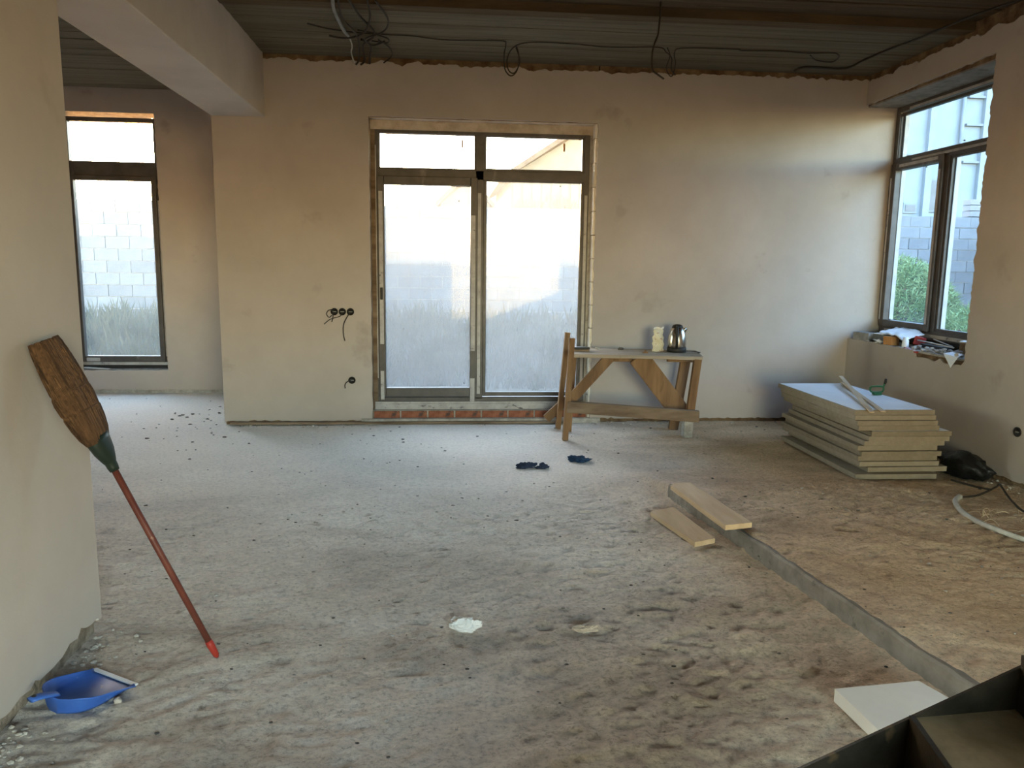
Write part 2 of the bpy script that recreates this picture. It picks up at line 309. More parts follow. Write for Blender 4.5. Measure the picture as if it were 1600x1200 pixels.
def build_floor():
    xs = np.concatenate([np.arange(-6.3, -1.5, .06), np.arange(-1.5, 4.0, .02)])
    ys = np.concatenate([np.arange(Y0-.2, 1.5, .09), np.arange(1.5, 4.4, .0125), np.arange(4.4, 7.25, .022), np.arange(7.25, 8.85, .05)])
    X, Yg = np.meshgrid(xs, ys); Z = ground(X, Yg)
    rough = .35 + .65*sstep(5.6, 4.2, Yg + .8*vnoise(X*.7, Yg*.7, 3)); rough *= .65+.9*(vnoise(X*1.1, Yg*1.1, 9)+.5)
    smooth_patch = sstep(.25, 0, np.maximum(np.abs(X-.42)-.42, np.abs(Yg-5.6)-.55)); rough *= 1-.75*smooth_patch
    n = .007*vnoise(X*6, Yg*8, 1) + .010*vnoise(X*14, Yg*19, 2) + .014*vnoise(X*30, Yg*38, 4)
    trowel = .004*vnoise(X*1.2, Yg*16+X*1.5, 6)*smooth_patch
    Z = Z + n*rough + trowel + .012*vnoise(X*1.1, Yg*1.3, 5) - .004
    nx = len(xs); ny = len(ys)
    co = np.stack([X, Yg, Z], -1).reshape(-1, 3); idx = np.arange(nx*ny).reshape(ny, nx)
    q = np.stack([idx[:-1, :-1], idx[:-1, 1:], idx[1:, 1:], idx[1:, :-1]], -1).reshape(-1, 4)
    me = bpy.data.meshes.new('floor'); me.vertices.add(len(co)); me.vertices.foreach_set('co', co.ravel())
    me.loops.add(q.size); me.loops.foreach_set('vertex_index', q.ravel()); me.polygons.add(len(q))
    me.polygons.foreach_set('loop_start', np.arange(0, q.size, 4)); me.polygons.foreach_set('use_smooth', np.ones(len(q), bool))
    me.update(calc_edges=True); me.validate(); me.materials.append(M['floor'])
    o = link('floor', me); struct(o, 'rough dusty unfinished screed floor')
    global FZ
    def FZ(x, y):
        i = min(max(int(np.searchsorted(ys, y)), 0), ny-1); j = min(max(int(np.searchsorted(xs, x)), 0), nx-1)
        return float(Z[i, j])
build_floor()
MB().box((-6.4, Y0-.3, -.35), (4.2, 8.95, -.06)).build('floor_base', 'mortar')['kind'] = 'structure'

# kerb at the edge of the raised part of the floor
mb = MB(); n = 90; rings = []
for i in range(n+1):
    y = 4.66 - (4.66-1.55)*i/n; x = kerb_x(y); e = .004*noise.noise((0, y*9, 1)); h = .088 + .006*noise.noise((3, y*5, 0)) + .004*noise.noise((3, y*30, 0)); rd = .02 if i else .03
    c = .010 if i else .03
    if i == 0: h -= .012
    rings.append([(x+e+(.012 if i == 0 else 0), y, -.03), (x+.055, y, -.03), (x+.055, y, h-.012), (x+c+e, y, h), (x+e+(.012 if i == 0 else 0), y, h-c)])
mb.loft(rings, smooth=False); struct(mb.build('floor_kerb', 'kerb', recalc=True), 'grey concrete kerb edging the raised floor')

# ceiling: pale board-marked strip by the wall, dark stained formwork boards nearer
mb = MB()
for i in range(13):
    a = 5.74 + i*.1; z = ZC + random.uniform(-.003, .003); mb.box((XB, a, z), (XR+.35, a+.097, ZC+.22))
mb.box((XB, 5.70, ZC+.012), (XR+.35, 7.3, ZC+.25)); mb.box((-6.4, Y0-.3, ZC+.10), (4.2, 8.95, ZC+.35))
for i in range(56):
    a = 3.0 + i*.1; z = ZC + random.uniform(-.003, .003); mb.box((-6.3, a, z), (XL, a+.097, ZC+.2))
ceil = struct(mb.build('ceiling', 'concrete'), 'board-marked raw concrete ceiling')
y = 5.735
for i in range(26):
    w = random.choice((.09, .11, .13)); z = ZC + (.045 if i else .0) + random.uniform(-.012, .012)
    MB().box((XB, y-w+.006, z), (XR+.2, y, ZC+.14)).build('board', 'darkboard', ceil); y -= w
MB().box((XB, Y0, ZC+.03), (XR+.2, y, ZC+.2)).build('slab_rear', 'concrete', ceil)

# beam from the pier towards the camera
mb = MB(); mb.box((XL, YW, ZB), (XB, D, ZC+.05)); bevel(struct(mb.build('ceiling_beam', 'beam_plaster'), 'plastered ceiling beam running to the back wall'), .008, 2)

# back wall: masonry core behind a plaster skin that ends ragged under the ceiling
wb = MB()
wb.box((XL+.01, D+.022, -.1), (DL+.0, D+.32, ZC+.1)).box((DL, D+.022, DZ), (DR, D+.32, ZC+.1)).box((DR+.012, D+.022, -.1), (XR+.36, D+.32, ZC+.1))
wcore = struct(wb.build('wall_back', 'core'), 'plastered back wall with the balcony door')
out = [(XL, D, .015)]
out += [(XL, D, ZB-.001), (XB, D, ZB-.001)] if False else [(XL, D, ZC-.01)]
prof = rag(XL+.02, XR+.345, .02, .032, 3, 7)
out += [(x, D, ZC-.045 - .012*max(0, math.sin(x*1.3)) + d) for x, d in prof]
out += [(XR+.345, D, ZC-.05), (XR+.345, D, .01)]
out += [(x, D, .03 + abs(d)) for x, d in rag(XR+.33, DR+.03, .03, .022, 8)]
out += [(DR+.006+d, D, z) for z, d in rag(.04, DZ-.01, .03, .010, 11, 12)]
out += [(x, D, DZ+.004+d) for x, d in rag(DR, DL, .05, .005, 14)]
out += [(DL+d, D, z) for z, d in rag(DZ-.01, .03, .04, .005, 17)]
out += [(x, D, .02+abs(d)*.9) for x, d in rag(DL-.02, XL+.02, .03, .02, 19)]
sk = MB().poly(out, (0, 1, 0), .024); sk.build('plaster', 'plaster', wcore)
# aerated blocks seen in the right-hand reveal of the door, mortar on the left
me_b = bevel_me = MB().box((0, 0, 0), (.10, .14, .206)).mesh('block', 'aac')
for i in range(13):
    o = link('block', me_b, wcore); o.location = (DR-.012+random.uniform(-.003, .003), D+.024, .035+i*.2135)
MB().box((DL-.05, D+.024, .0), (DL+.004, D+.14, DZ)).build('reveal_left', 'pulp', wcore)
MB().box((DL-.01, D+.024, DZ-.004), (DR+.02, D+.30, DZ+.03)).build('lintel_soffit', 'stain', wcore)
MB().box((DL-.01, D+.125, 2.635), (DR+.02, D+.22, DZ)).build('lintel_fill', 'stain', wcore)
MB().box((DL-.03, D+.13, .03), (-.60, D+.24, DZ)).build('jamb_fill', 'pulp', wcore); MB().box((1.338, D+.14, .03), (DR+.03, D+.24, DZ)).build('jamb_fill', 'mortar', wcore)
MB().box((DL, D+.05, .03), (DR, D+.25, .108)).build('brick_bed', 'mortar', wcore)
MB().box((XL+.001, D+.024, 0), (XL+.04, D2+.02, ZC+.1)).build('pier_side', 'plaster', wcore)
me_k = MB().box((0, 0, 0), (.235, .11, .062)).mesh('brick', 'brick')
for i in range(8):
    o = link('brick', me_k, wcore); o.location = (DL+.012+i*.25, D+.035+random.uniform(-.004, .004), .042)
MB().box((DL-.1, D-.03, -.05), (DR+.1, D+.3, .042)).build('door_step', 'mortar', wcore)
MB().bar((XL+.06, D-.035, .012), (DR-.2, D-.045, .012), .018, .05).build('floor_lath', 'pulp', wcore)

# alcove wall with the tall window
AL, AR, AZ0, AZ1 = -4.03, -3.025, .262, 2.985
wa = MB(); wa.box((-6.3, D2+.022, -.1), (AL, D2+.3, ZC+.1)).box((AR, D2+.022, -.1), (XL+.3, D2+.3, ZC+.1)).box((AL, D2+.022, -.1), (AR, D2+.3, AZ0-.01)).box((AL, D2+.022, AZ1), (AR, D2+.3, ZC+.1))
wac = struct(wa.build('wall_alcove', 'mortar'), 'alcove wall with the tall narrow window')
out = [(-6.3, D2, .03), (-6.3, D2, 1.5), (AL-.001, D2, 1.5)]
out += [(AL+d, D2, z) for z, d in rag(1.5, AZ0, .05, .004, 21)] + [(x, D2, AZ0-.004+d) for x, d in rag(AL+.02, AR-.02, .03, .010, 22)]
out += [(AR+d, D2, z) for z, d in rag(AZ0, AZ1, .03, .007, 23, 14)] + [(x, D2, AZ1+d) for x, d in rag(AR-.01, AL+.01, .05, .004, 24)]
out += [(AL+d, D2, z) for z, d in rag(AZ1, 1.52, .05, .004, 25)] + [(-6.3, D2, 1.505), (-6.3, D2, ZC+.05), (XL+.05, D2, ZC+.05), (XL+.05, D2, .03)]
out += [(x, D2, .035+abs(d)) for x, d in rag(XL, -6.25, .03, .025, 26)]
MB().poly(out, (0, 1, 0), .024).build('plaster', 'plaster', wac)

# right wall with the corner window
WY0, WZ0, WZ1 = 5.335, .80, 2.93
wr = MB(); wr.box((XR+.022, Y0, -.1), (XR+.36, WY0-.005, ZC+.1)).box((XR+.022, WY0-.01, -.1), (XR+.36, D+.32, WZ0-.012)).box((XR+.022, WY0-.01, WZ1+.012), (XR+.36, D+.1, ZC+.1))
wrc = struct(wr.build('wall_right', 'core'), 'plastered right wall with the corner window')
out = [(XR, Y0, .02), (XR, Y0, ZC-.05)] + [(XR, y, ZC-.06+d) for y, d in rag(Y0+.05, D, .02, .034, 31, 7)]
out += [(XR, D, WZ1+.02)] + [(XR, y, WZ1+.018+.028*(D-y)/1.6-.06*max(0, (y-6.3))*0+d) for y, d in rag(D-.02, WY0, .03, .010, 33, 14)]
out += [(XR, WY0+d, z) for z, d in rag(WZ1, WZ0, .02, .022, 35, 14)]
out += [(XR, y, WZ0+.008 - (.05 if 5.36 < y < 5.95 else 0)*(1+.4*noise.noise((y*12, 3, 0))) + d) for y, d in rag(WY0+.03, D-.01, .025, .011, 37, 14)] + [(XR, D, WZ0)]
out += [(XR, D, .03)] + [(XR, y, .045+abs(d)) for y, d in rag(D-.02, Y0+.05, .03, .02, 39)]
MB().poly(out, (1, 0, 0), .024).build('plaster', 'plaster', wrc)
MB().box((XR+.024, WY0-.03, WZ0-.04), (XR+.36, D, WZ0+.004)).build('sill_bed', 'mortar', wrc)
MB().box((XR+.024, WY0-.02, WZ1-.0), (XR+.36, D+.02, WZ1+.05)).build('lintel_soffit', 'kerb', wrc)

MB().box((XR+.36, 3.8, ZC+.12), (XR+1.35, D+2.2, ZC+.32)).build('added_eave', 'mortar', wrc)  # unseen overhang added to cut high sky light through the corner window
# near left wall, rear wall and the far side of the alcove
wl_ = MB(); wl_.box((XW-.62, Y0, -.1), (XW-.022, YW-.022, ZC+.12)); wlc = struct(wl_.build('wall_left', 'dirt'), 'plastered near wall the broom leans on')
out = [(XW, Y0, .03), (XW, Y0, ZC+.1), (XW, YW, ZC+.1), (XW, YW, .055)] + [(XW, y, .05+abs(d)*1.3+.03*max(0, noise.noise((y*3, 0, 2)))) for y, d in rag(YW-.02, Y0+.1, .03, .03, 43)]
MB().poly(out, (-1, 0, 0), .024).build('plaster', 'plaster', wlc)
MB().box((XW-.64, YW-.024, .05), (XW-.0005, YW, ZC+.1)).build('plaster_end', 'plaster', wlc)
RX0, RX1, RZ1 = .2, 2.6, 2.4  # opening behind the camera, added and sized to brighten the room
mb = MB(); mb.box((XW-.1, Y0-.25, -.1), (RX0, Y0, ZC+.1)).box((RX1, Y0-.25, -.1), (XR+.36, Y0, ZC+.1)).box((RX0, Y0-.25, RZ1), (RX1, Y0, ZC+.1))
struct(mb.build('wall_rear', 'plaster'), 'unseen rear wall with an opening added for fill light')
mb = MB(); mb.box((-6.5, 1.0, -.1), (-6.25, 5.9, ZC+.1)).box((-6.5, 7.1, -.1), (-6.25, D2+.3, ZC+.1)).box((-6.5, 5.9, -.1), (-6.25, 7.1, .9)).box((-6.5, 5.9, 2.3), (-6.25, 7.1, ZC+.1)).box((-6.5, .8, -.1), (XW-.6, 1.0, ZC+.1)); struct(mb.build('wall_alcove_side', 'plaster'), 'side walls of the alcove with an opening added for light')  # unseen opening added in the left wall to brighten the alcove

# ------------------------------------------------------------------ windows and door
def framebox(x0, x1, z0, z1, w, y0, y1, axis='x', wb=None, wt=None):
    mb = MB(); wb = wb or w; wt = wt or w
    def B(a0, a1, b0, b1):
        if axis == 'x': mb.box((a0, y0, b0), (a1, y1, b1))
        else: mb.box((y0, a0, b0), (y1, a1, b1))
    B(x0, x0+w, z0, z1); B(x1-w, x1, z0, z1); B(x0+w, x1-w, z0, z0+wb); B(x0+w, x1-w, z1-wt, z1); return mb
def pane(x0, x1, z0, z1, y, m, parent, axis='x', name='glass_pane'):
    mb = MB()
    if axis == 'x': mb.box((x0, y, z0), (x1, y+.006, z1))
    else: mb.box((y, x0, z0), (y+.006, x1, z1))
    return mb.build(name, m, parent)
YF = D+.135                                      # room face of the balcony door frame
door = struct(bpy.data.objects.new('door_1', None), 'balcony door with transom and dusty glass'); COL.objects.link(door)
mb = framebox(-.620, 1.345, .165, 2.66, .052, YF, YF+.08)
mb.box((.30, YF, .2), (.375, YF+.08, 2.62)).box((-.58, YF, 2.215), (1.30, YF+.08, 2.30)); bevel(mb.build('door_frame', 'frame', door), .004)
sash = bevel(framebox(-.585, .318, .225, 2.235, .062, YF-.022, YF+.06, wb=.085, wt=.075).build('door_sash', 'frame', door), .005)
bevel(framebox(.375, 1.30, .225, 2.235, .028, YF+.01, YF+.05, wb=.04).build('glazing_bead', 'frame', door), .003)
bevel(framebox(-.575, .305, 2.295, 2.625, .018, YF+.01, YF+.05).build('glazing_bead', 'frame', door), .003)
bevel(framebox(.372, 1.30, 2.295, 2.625, .026, YF+.01, YF+.05).build('glazing_bead', 'frame', door), .003)
pane(-.53, .262, .30, 2.165, YF+.03, 'glass_door', sash); pane(.40, 1.275, .26, 2.21, YF+.03, 'glass_door', door)
pane(-.56, .29, 2.31, 2.61, YF+.03, 'glass_top', door); pane(.39, 1.28, 2.31, 2.61, YF+.03, 'glass_top', door)
mb = MB(); mb.box((-.625, YF-.03, .105), (1.34, YF+.06, .16)).box((-.625, YF-.018, .16), (1.34, YF+.02, .178)); mb.build('base_profile', 'tape', door)
for a, b in (((-.572, YF-.0245, .72), (-.537, YF-.02, 2.1)), ((-.572, YF-.0245, .20), (-.54, YF-.02, .47)), ((.262, YF-.0245, .66), (.30, YF-.02, 1.9)), ((.258, YF-.0245, .18), (.30, YF-.02, .40)),
             ((.322, YF-.003, .25), (.352, YF, 2.1)), ((-.612, YF-.003, .4), (-.592, YF, 2.5)), ((1.305, YF-.003, .3), (1.33, YF, 2.1))):
    MB().box(a, b).build('tape_strip', 'tape', door)
mb = MB(); mb.box((-.567, YF-.035, 1.13), (-.543, YF-.02, 1.24)); bevel(mb.build('handle_plate', 'black', door), .003)
for x, z in ((-.42, 2.02), (.15, 2.03), (-.36, .86), (.20, .35), (.42, 2.19), (1.08, 2.18), (.42, 2.60), (1.25, 2.60), (-.50, 2.36)):
    MB().tube([(x, YF+.02, z), (x, YF+.032, z)], .006, 8).build('glass_clip', 'black', door)
for x, z in ((.17, 2.50), (1.10, 2.49)): MB().box((x, YF+.024, z), (x+.017, YF+.03, z+.07)).build('paper_label', 'cardboard', door)

YA = D2+.12
win1 = struct(bpy.data.objects.new('window_1', None), 'tall narrow alcove window with dusty glass'); COL.objects.link(win1)
mb = framebox(-4.01, -3.045, .295, 2.955, .045, YA, YA+.075, wb=.06); mb.box((-3.97, YA, 2.345), (-3.09, YA+.075, 2.50)); bevel(mb.build('window_frame', 'frame', win1), .004)
bevel(framebox(-3.985, -3.085, .34, 2.35, .05, YA-.02, YA+.055, wb=.065).build('window_sash', 'frame', win1), .005)
pane(-3.95, -3.12, .39, 2.32, YA+.03, 'glass_alcove', win1); pane(-3.975, -3.08, 2.49, 2.92, YA+.03, 'glass_top', win1)
MB().box((-4.0, YA-.03, .262), (-3.05, YA+.05, .296)).build('base_profile', 'black', win1)
MB().box((-3.98, YA-.004, .303), (-3.055, YA, .335)).build('tape_strip', 'tape', win1); MB().box((-3.92, YA-.024, .345), (-3.78, YA-.02, .385)).build('tape_strip', 'tape', win1)
MB().box((-3.078, YA-.004, .4), (-3.052, YA, 2.1)).build('tape_strip', 'tape', win1)

XF = XR+.30                                      # room face of the corner window frame
win2 = struct(bpy.data.objects.new('window_2', None), 'corner window with dark frame and transom'); COL.objects.link(win2)
mb = framebox(5.30, D-.006, .87, 2.94, .055, XF, XF+.08, 'y', wb=.075); mb.box((XF, 5.35, 2.40), (XF+.08, 6.96, 2.465)).box((XF, 6.175, .93), (XF+.08, 6.245, 2.42)); bevel(mb.build('window_frame', 'frame', win2), .004)
sash2 = bevel(framebox(6.225, D-.035, .935, 2.425, .062, XF-.022, XF+.06, 'y').build('window_sash', 'frame', win2), .005)
bevel(framebox(5.345, 6.185, .935, 2.415, .035, XF+.01, XF+.05, 'y').build('glazing_bead', 'frame', win2), .003)
bevel(framebox(5.345, 6.96, 2.455, 2.875, .025, XF+.01, XF+.05, 'y').build('glazing_bead', 'frame', win2), .003)
pane(6.27, 6.93, .98, 2.38, XF+.03, 'glass_side', sash2, 'y'); pane(5.37, 6.16, .96, 2.39, XF+.03, 'glass_side', win2, 'y'); pane(5.36, 6.94, 2.47, 2.86, XF+.03, 'glass_side', win2, 'y')
for a, b, z0, z1, p in ((6.9, 6.915, .985, 2.375, sash2), (6.135, 6.15, .965, 2.385, win2), (6.91, 6.93, 2.475, 2.855, win2)):
    MB().box((XF+.037, a, z0), (XF+.075, b, z1)).build('white_spacer', 'gasket', p)
for (y0, y1, z0, z1) in ((6.25, 6.275, 1.0, 2.3), (6.3, 6.85, 2.385, 2.41), (5.6, 6.7, 2.425, 2.445), (5.6, 6.8, 2.885, 2.905), (6.955, 6.975, 1.0, 2.3), (5.5, 6.9, .885, .915)):
    MB().box((XF-(.025 if z1 < 2.42 and y0 > 6.2 and y1-y0 < .6 else .004), y0, z0), (XF, y1, z1)).build('tape_strip', 'tape', win2)
MB().box((XF+.005, 5.31, WZ0), (XF+.075, D-.008, .872)).build('base_profile', 'black', win2)
for y, z in ((6.52, 2.35), (6.05, 2.50), (6.87, 1.0)): MB().tube([(XF+.02, y, z), (XF+.032, y, z)], .006, 8).build('glass_clip', 'black', win2)

# ------------------------------------------------------------------ workbench and what stands on it
bench = empty('workbench', (1.6, 6.5, 0), 'rough timber workbench with diagonal braces beside the balcony door', 'workbench')
def part(mb, name, mats, parent, bv=0):
    o = mb.build(name, mats); put(o, parent)
    if bv: bevel(o, bv, 1)
    return o
YB = 6.3
mb = MB()
tl, tr_, br_, bl = (1.095, 6.285), (2.215, 6.30), (2.29, 6.72), (1.13, 6.76)
zt = (.728, .708, .716, .735)
N = 14; top = []; bot = []
for i in range(N+1):
    t = i/N
    for (a, b, za, zb, off) in ((tl, tr_, zt[0], zt[1], -1), (bl, br_, zt[3], zt[2], 1)):
        x = a[0]+(b[0]-a[0])*t; y = a[1]+(b[1]-a[1])*t + .006*noise.noise((t*6, off, 0)); z = za+(zb-za)*t + .004*noise.noise((t*4, off*3, 1))
        top.append((x, y, z)); bot.append((x, y, z-.03))
fs = []
for i in range(N):
    a = 2*i; b = len(top)+a
    fs += [(a, a+2, a+3, a+1), (b, b+1, b+3, b+2), (a, b, b+2, a+2), (a+1, a+3, b+3, b+1)]
n2 = len(top); fs += [(0, 1, n2+1, n2), (2*N, n2+2*N, n2+2*N+1, 2*N+1)]
mb.add(top+bot, fs); part(mb, 'tabletop', 'wood_top', bench, .004)
part(MB().bar((1.037, YB-.03, FZ(1.037, YB-.03)), (1.073, YB-.03, .863), .05, .05, (0, 1, 0), jit=.004), 'leg', 'wood', bench, .003)
part(MB().bar((1.045, 6.75, FZ(1.045, 6.75)), (1.112, 6.74, .868), .05, .05, (0, 1, 0), jit=.004), 'leg', 'wood', bench, .003)
part(MB().bar((1.12, 6.62, FZ(1.12, 6.62)), (1.15, 6.60, .70), .05, .045, (0, 1, 0), jit=.003), 'leg', 'wood', bench, .003)
part(MB().bar((2.125, YB+.02, .20), (2.17, YB+.02, .682), .065, .05, (0, 1, 0), jit=.003), 'leg', 'wood', bench, .003)
part(MB().bar((2.088, 6.65, FZ(2.088, 6.65)), (2.178, 6.65, .69), .085, .045, (0, 1, 0), jit=.003), 'leg', 'wood', bench, .003)
part(MB().bar((1.04, YB-.045, .285), (2.185, YB-.045, .20), .098, .035, (0, 1, 0), jit=.006), 'stretcher', 'pulp', bench, .004)
part(MB().bar((1.09, YB+.02, .345), (1.405, YB+.02, .695), .088, .03, (0, 1, 0), jit=.003), 'brace', 'wood', bench, .003)
part(MB().bar((1.685, 6.45, .69), (2.09, 6.45, .19), .175, .03, (0, 1, 0), jit=.004), 'brace', 'wood', bench, .003)
part(MB().bar((1.46, 6.52, .665), (1.66, 6.52, .66), .05, .04, (0, 1, 0)), 'cleat', 'wood', bench, .003)
part(MB().bar((1.99, 6.6, .655), (2.22, 6.6, .65), .055, .04, (0, 1, 0)), 'cleat', 'wood', bench, .003)
part(MB().bar((.945, 6.80, .075), (1.13, 6.80, .255), .075, .03, (0, 1, 0), jit=.004), 'brace', 'wood', bench, .003)
blk = MB().box((2.085, 6.32, FZ(2.1, 6.35)-.004), (2.165, 6.42, .15)).build('prop_block', 'mortar'); put(blk, bench); bevel(blk, .012, 2)
blk['label'] = 'pale mortar-caked block under the right leg'
def tz(x, y): return .724 - (x-1.1)*.0165 + (y-6.3)*.012
k = empty('kettle', (2.07, 6.60, tz(2.07, 6.6)), 'steel electric kettle with black base on the workbench', 'kettle')
MB().lathe([(.080, 0), (.084, .004), (.085, .038), (.081, .044), (.078, .045)]).build('base', 'black', k)
MB().lathe([(.081, .043), (.084, .06), (.083, .10), (.077, .15), (.065, .19), (.050, .215), (.046, .218)]).build('body', 'chrome', k)
MB().lathe([(.050, .214), (.048, .226), (.040, .240), (.022, .248), (.006, .250)]).build('lid', 'black', k)
MB().tube([(-.02, -.052, .228), (-.03, -.085, .226), (-.036, -.112, .19), (-.036, -.116, .13), (-.032, -.108, .08), (-.028, -.084, .05)], .013, 8, smooth=5).build('handle', 'black', k)
MB().loft([[(.06, -.02, .17), (.06, .02, .17), (.045, .02, .213), (.045, -.02, .213)], [(.088, -.008, .205), (.088, .008, .205), (.078, .010, .218), (.078, -.010, .218)]]).build('spout', 'chrome', k)
MB().tube([(.07, .02, .008), (.13, .03, .004), (.18, .0, .004), (.20, -.05, .005), (.17, -.08, .004)], .004, 6, smooth=5).build('power_cord', 'black', k)
# pouch of snacks
p = empty('food_pouch', (1.90, 6.60, tz(1.9, 6.6)), 'crumpled pale plastic pouch with red print standing by the kettle', 'pouch')
rings = []
for i in range(12):
    t = i/11; hw = .050*(1-.12*t) + .006*math.sin(i*2.1); th = .032*(1-t)**.8+.003
    rings.append([(hw*math.cos(a)*(1+.10*noise.noise((a, t*6, 2))), th*math.sin(a)+.012*math.sin(t*7+math.cos(a)*2), .205*t + .008*noise.noise((a*2, t, 5))*(t > .5)) for a in [2*math.pi*j/18 for j in range(18)]])
MB().loft(rings).build('bag', 'pouch', p)
MB().add([(-.046, -.002, .198), (-.02, .006, .203), (.02, -.006, .200), (.044, .003, .205), (.048, .002, .226), (.02, -.008, .215), (-.012, .008, .222), (-.044, -.003, .214)], [(0, 1, 6, 7), (1, 2, 5, 6), (2, 3, 4, 5)]).build('torn_top', 'crumple', p)
b = empty('hand_brush', (1.19, 6.50, tz(1.19, 6.5)), 'small dark brush lying on the left end of the workbench', 'brush')
MB().box((-.06, -.035, 0), (.07, .035, .022)).build('bristles', 'pulp', b); bevel(MB().box((-.065, -.038, .022), (.075, .038, .042)).build('back', 'black', b), .006)
tag(MB().rock((1.58, 6.66, tz(1.58, 6.66)+.013), .022, (1.3, 1, .7), amp=.5, sub=2).build('mortar_lump', 'chip_dark'), 'small dark lump of mortar on the middle of the workbench', 'lump')
tag(MB().rock((1.37, 6.68, tz(1.37, 6.68)+.009), .016, (1.3, 1, .7), amp=.5, sub=2).build('plaster_crumb', 'clump'), 'small pale plaster crumb on the workbench top', 'crumb')

# ------------------------------------------------------------------ stack of insulation panels, battens, bag
SX, SY = 2.845, 4.955
off = [-.01, 0, .01, .03, .115, .105, .085, .045, .065, .05, .06, .115, .0]
words = ['topmost', 'second', 'third', 'fourth', 'fifth', 'sixth', 'seventh', 'eighth', 'ninth', 'tenth', 'eleventh', 'twelfth', 'bottom']
T = .0368; zbase = .022
fy = [0, .005, -.01, .0, -.02, -.01, .01, .02, .0, .015, .005, -.01, -.06]
for i in range(13):
    z = zbase + (12-i)*T; w, l = .585, 1.225
    mb = MB(); N = 16; rg = []
    ch = .006 if i < 4 else .003
    def edge(a, b, n, fx, seed):
        return [(a[0]+(b[0]-a[0])*j/n + fx[0]*ch*noise.noise((j*.9, seed, i)), a[1]+(b[1]-a[1])*j/n + fx[1]*ch*noise.noise((j*.9, seed+3, i))) for j in range(n)]
    ol = edge((0, 0), (w, 0), 10, (0, 1), 1)+edge((w, 0), (w, l), 14, (1, 0), 2)+edge((w, l), (0, l), 10, (0, 1), 3)+edge((0, l), (0, 0), 14, (1, 0), 4)
    mb.poly([(x, y, 0) for x, y in ol], (0, 0, 1), T-.003)
    if i in (0, 4): mb.box((.012, .012, T-.0032), (w-.012, l-.012, T-.0022), 1)
    o = mb.build('insulation_panel', ['panel_edge', 'panel_face']); o.location = (SX+off[i], SY+fy[i], z); o.rotation_euler = (0, 0, math.radians(random.uniform(-.9, .9) - (1.2 if i == 12 else 0)))
    lab = {0: 'white-faced insulation panel, topmost of the stack by the right wall', 12: 'insulation panel lying on the floor, bottom of the stack by the right wall'}.get(i, 'pale insulation panel, %s from the top of the stack by the right wall' % words[i])
    tag(o, lab, 'panel', 'insulation panels in the stack')
ztop = zbase + 13*T
for p0, p1, lab in (((3.395, 6.20, ztop+.052), (2.90, 4.855, ztop+.002), 'thin pale wooden batten on the panel stack, crossing over at its far end'), ((3.37, 6.12, ztop+.012), (2.99, 4.87, ztop+.003), 'thin pale wooden batten on the panel stack, lying flat nearer the right wall')):
    mb = MB().bar(p0, p1, .032, .009, (0, 0, 1)); bevel(tag(mb.build('wooden_batten', 'wood_pale'), lab, 'batten', 'battens on the panel stack'), .002)
g = empty('green_hand_tool', (3.36, 5.58, ztop), 'small green framed hand tool with black grip on the panel stack', 'tool')
MB().box((-.03, -.02, 0), (.03, .02, .016)).build('foot', 'tool_green', g)
MB().tube([(-.055, 0, .028), (-.058, 0, .05), (-.05, 0, .062), (.0, 0, .066), (.04, 0, .062), (.05, 0, .05), (.045, 0, .03), (.03, 0, .02), (-.03, 0, .018), (-.055, 0, .028)], .007, 7, smooth=4).build('loop', 'tool_green', g)
MB().tube([(.045, 0, .055), (.055, 0, .085)], .007, 7).build('stem', 'tool_green', g); MB().tube([(.054, 0, .083), (.060, 0, .095), (.063, 0, .125)], [.008, .011, .009], 8).build('grip', 'black', g)
# black bag
mb = MB(); bm = bmesh.new(); bmesh.ops.create_icosphere(bm, subdivisions=4, radius=1)
vs = []
for v in bm.verts:
    c = v.co; kx = 1 + .25*noise.noise(c*1.7) + .16*abs(noise.noise(c*4.5)) + .05*noise.noise(c*11)
    vs.append((c.x*.13*kx - .02*c.z, c.y*.20*kx, max(0, .06+c.z*.085*kx + .03*(c.x < 0)*c.z)))
mb.add(vs, [tuple(v.index for v in f.verts) for f in bm.faces], 0, True); bm.free()
o = mb.build('plastic_bag', 'bag'); o.location = (3.72, 5.0, .018); tag(o, 'black plastic bag slumped between panel stack and right wall', 'bag')
# hose ring with cable and wood shavings
zf = .052
def gz(x, y, h): return FZ(x, y)+h
pts = [(3.30, 3.30), (3.17, 3.50), (3.085, 3.66), (3.04, 3.79), (3.045, 3.95), (3.075, 4.12), (3.16, 4.30), (3.26, 4.40)]
hs = empty('hose', (3.1, 4.0, gz(3.1, 4, 0)), 'grey flexible hose curving on the sandy floor by right wall', 'hose')
cat = catmull([Vector((x, y, gz(x, y, .017))) for x, y in pts], 14)
put(MB().tube(cat, [.0165 if i % 2 else .0140 for i in range(len(cat))], 9).build('tube', 'hose'), hs)
pts = [(3.26, 4.40, .012), (3.42, 4.45, .02), (3.60, 4.53, .05), (3.63, 4.54, .06), (3.60, 4.43, .03), (3.53, 4.28, .012), (3.50, 4.14, .01), (3.55, 3.95, .01)]
put(MB().tube([(x, y, gz(x, y, h)) for x, y, h in pts], .0065, 7, smooth=8).build('inner_cable', 'cable'), hs)
tag(MB().tube([(x, y, gz(x, y, h)) for x, y, h in ((3.50, 4.83, .02), (3.54, 4.74, .012), (3.58, 4.66, .01), (3.63, 4.60, .01))], .007, 6, smooth=6).build('dark_rod', 'cable'), 'short dark rod on floor in front of the black bag', 'rod')
mb = MB()
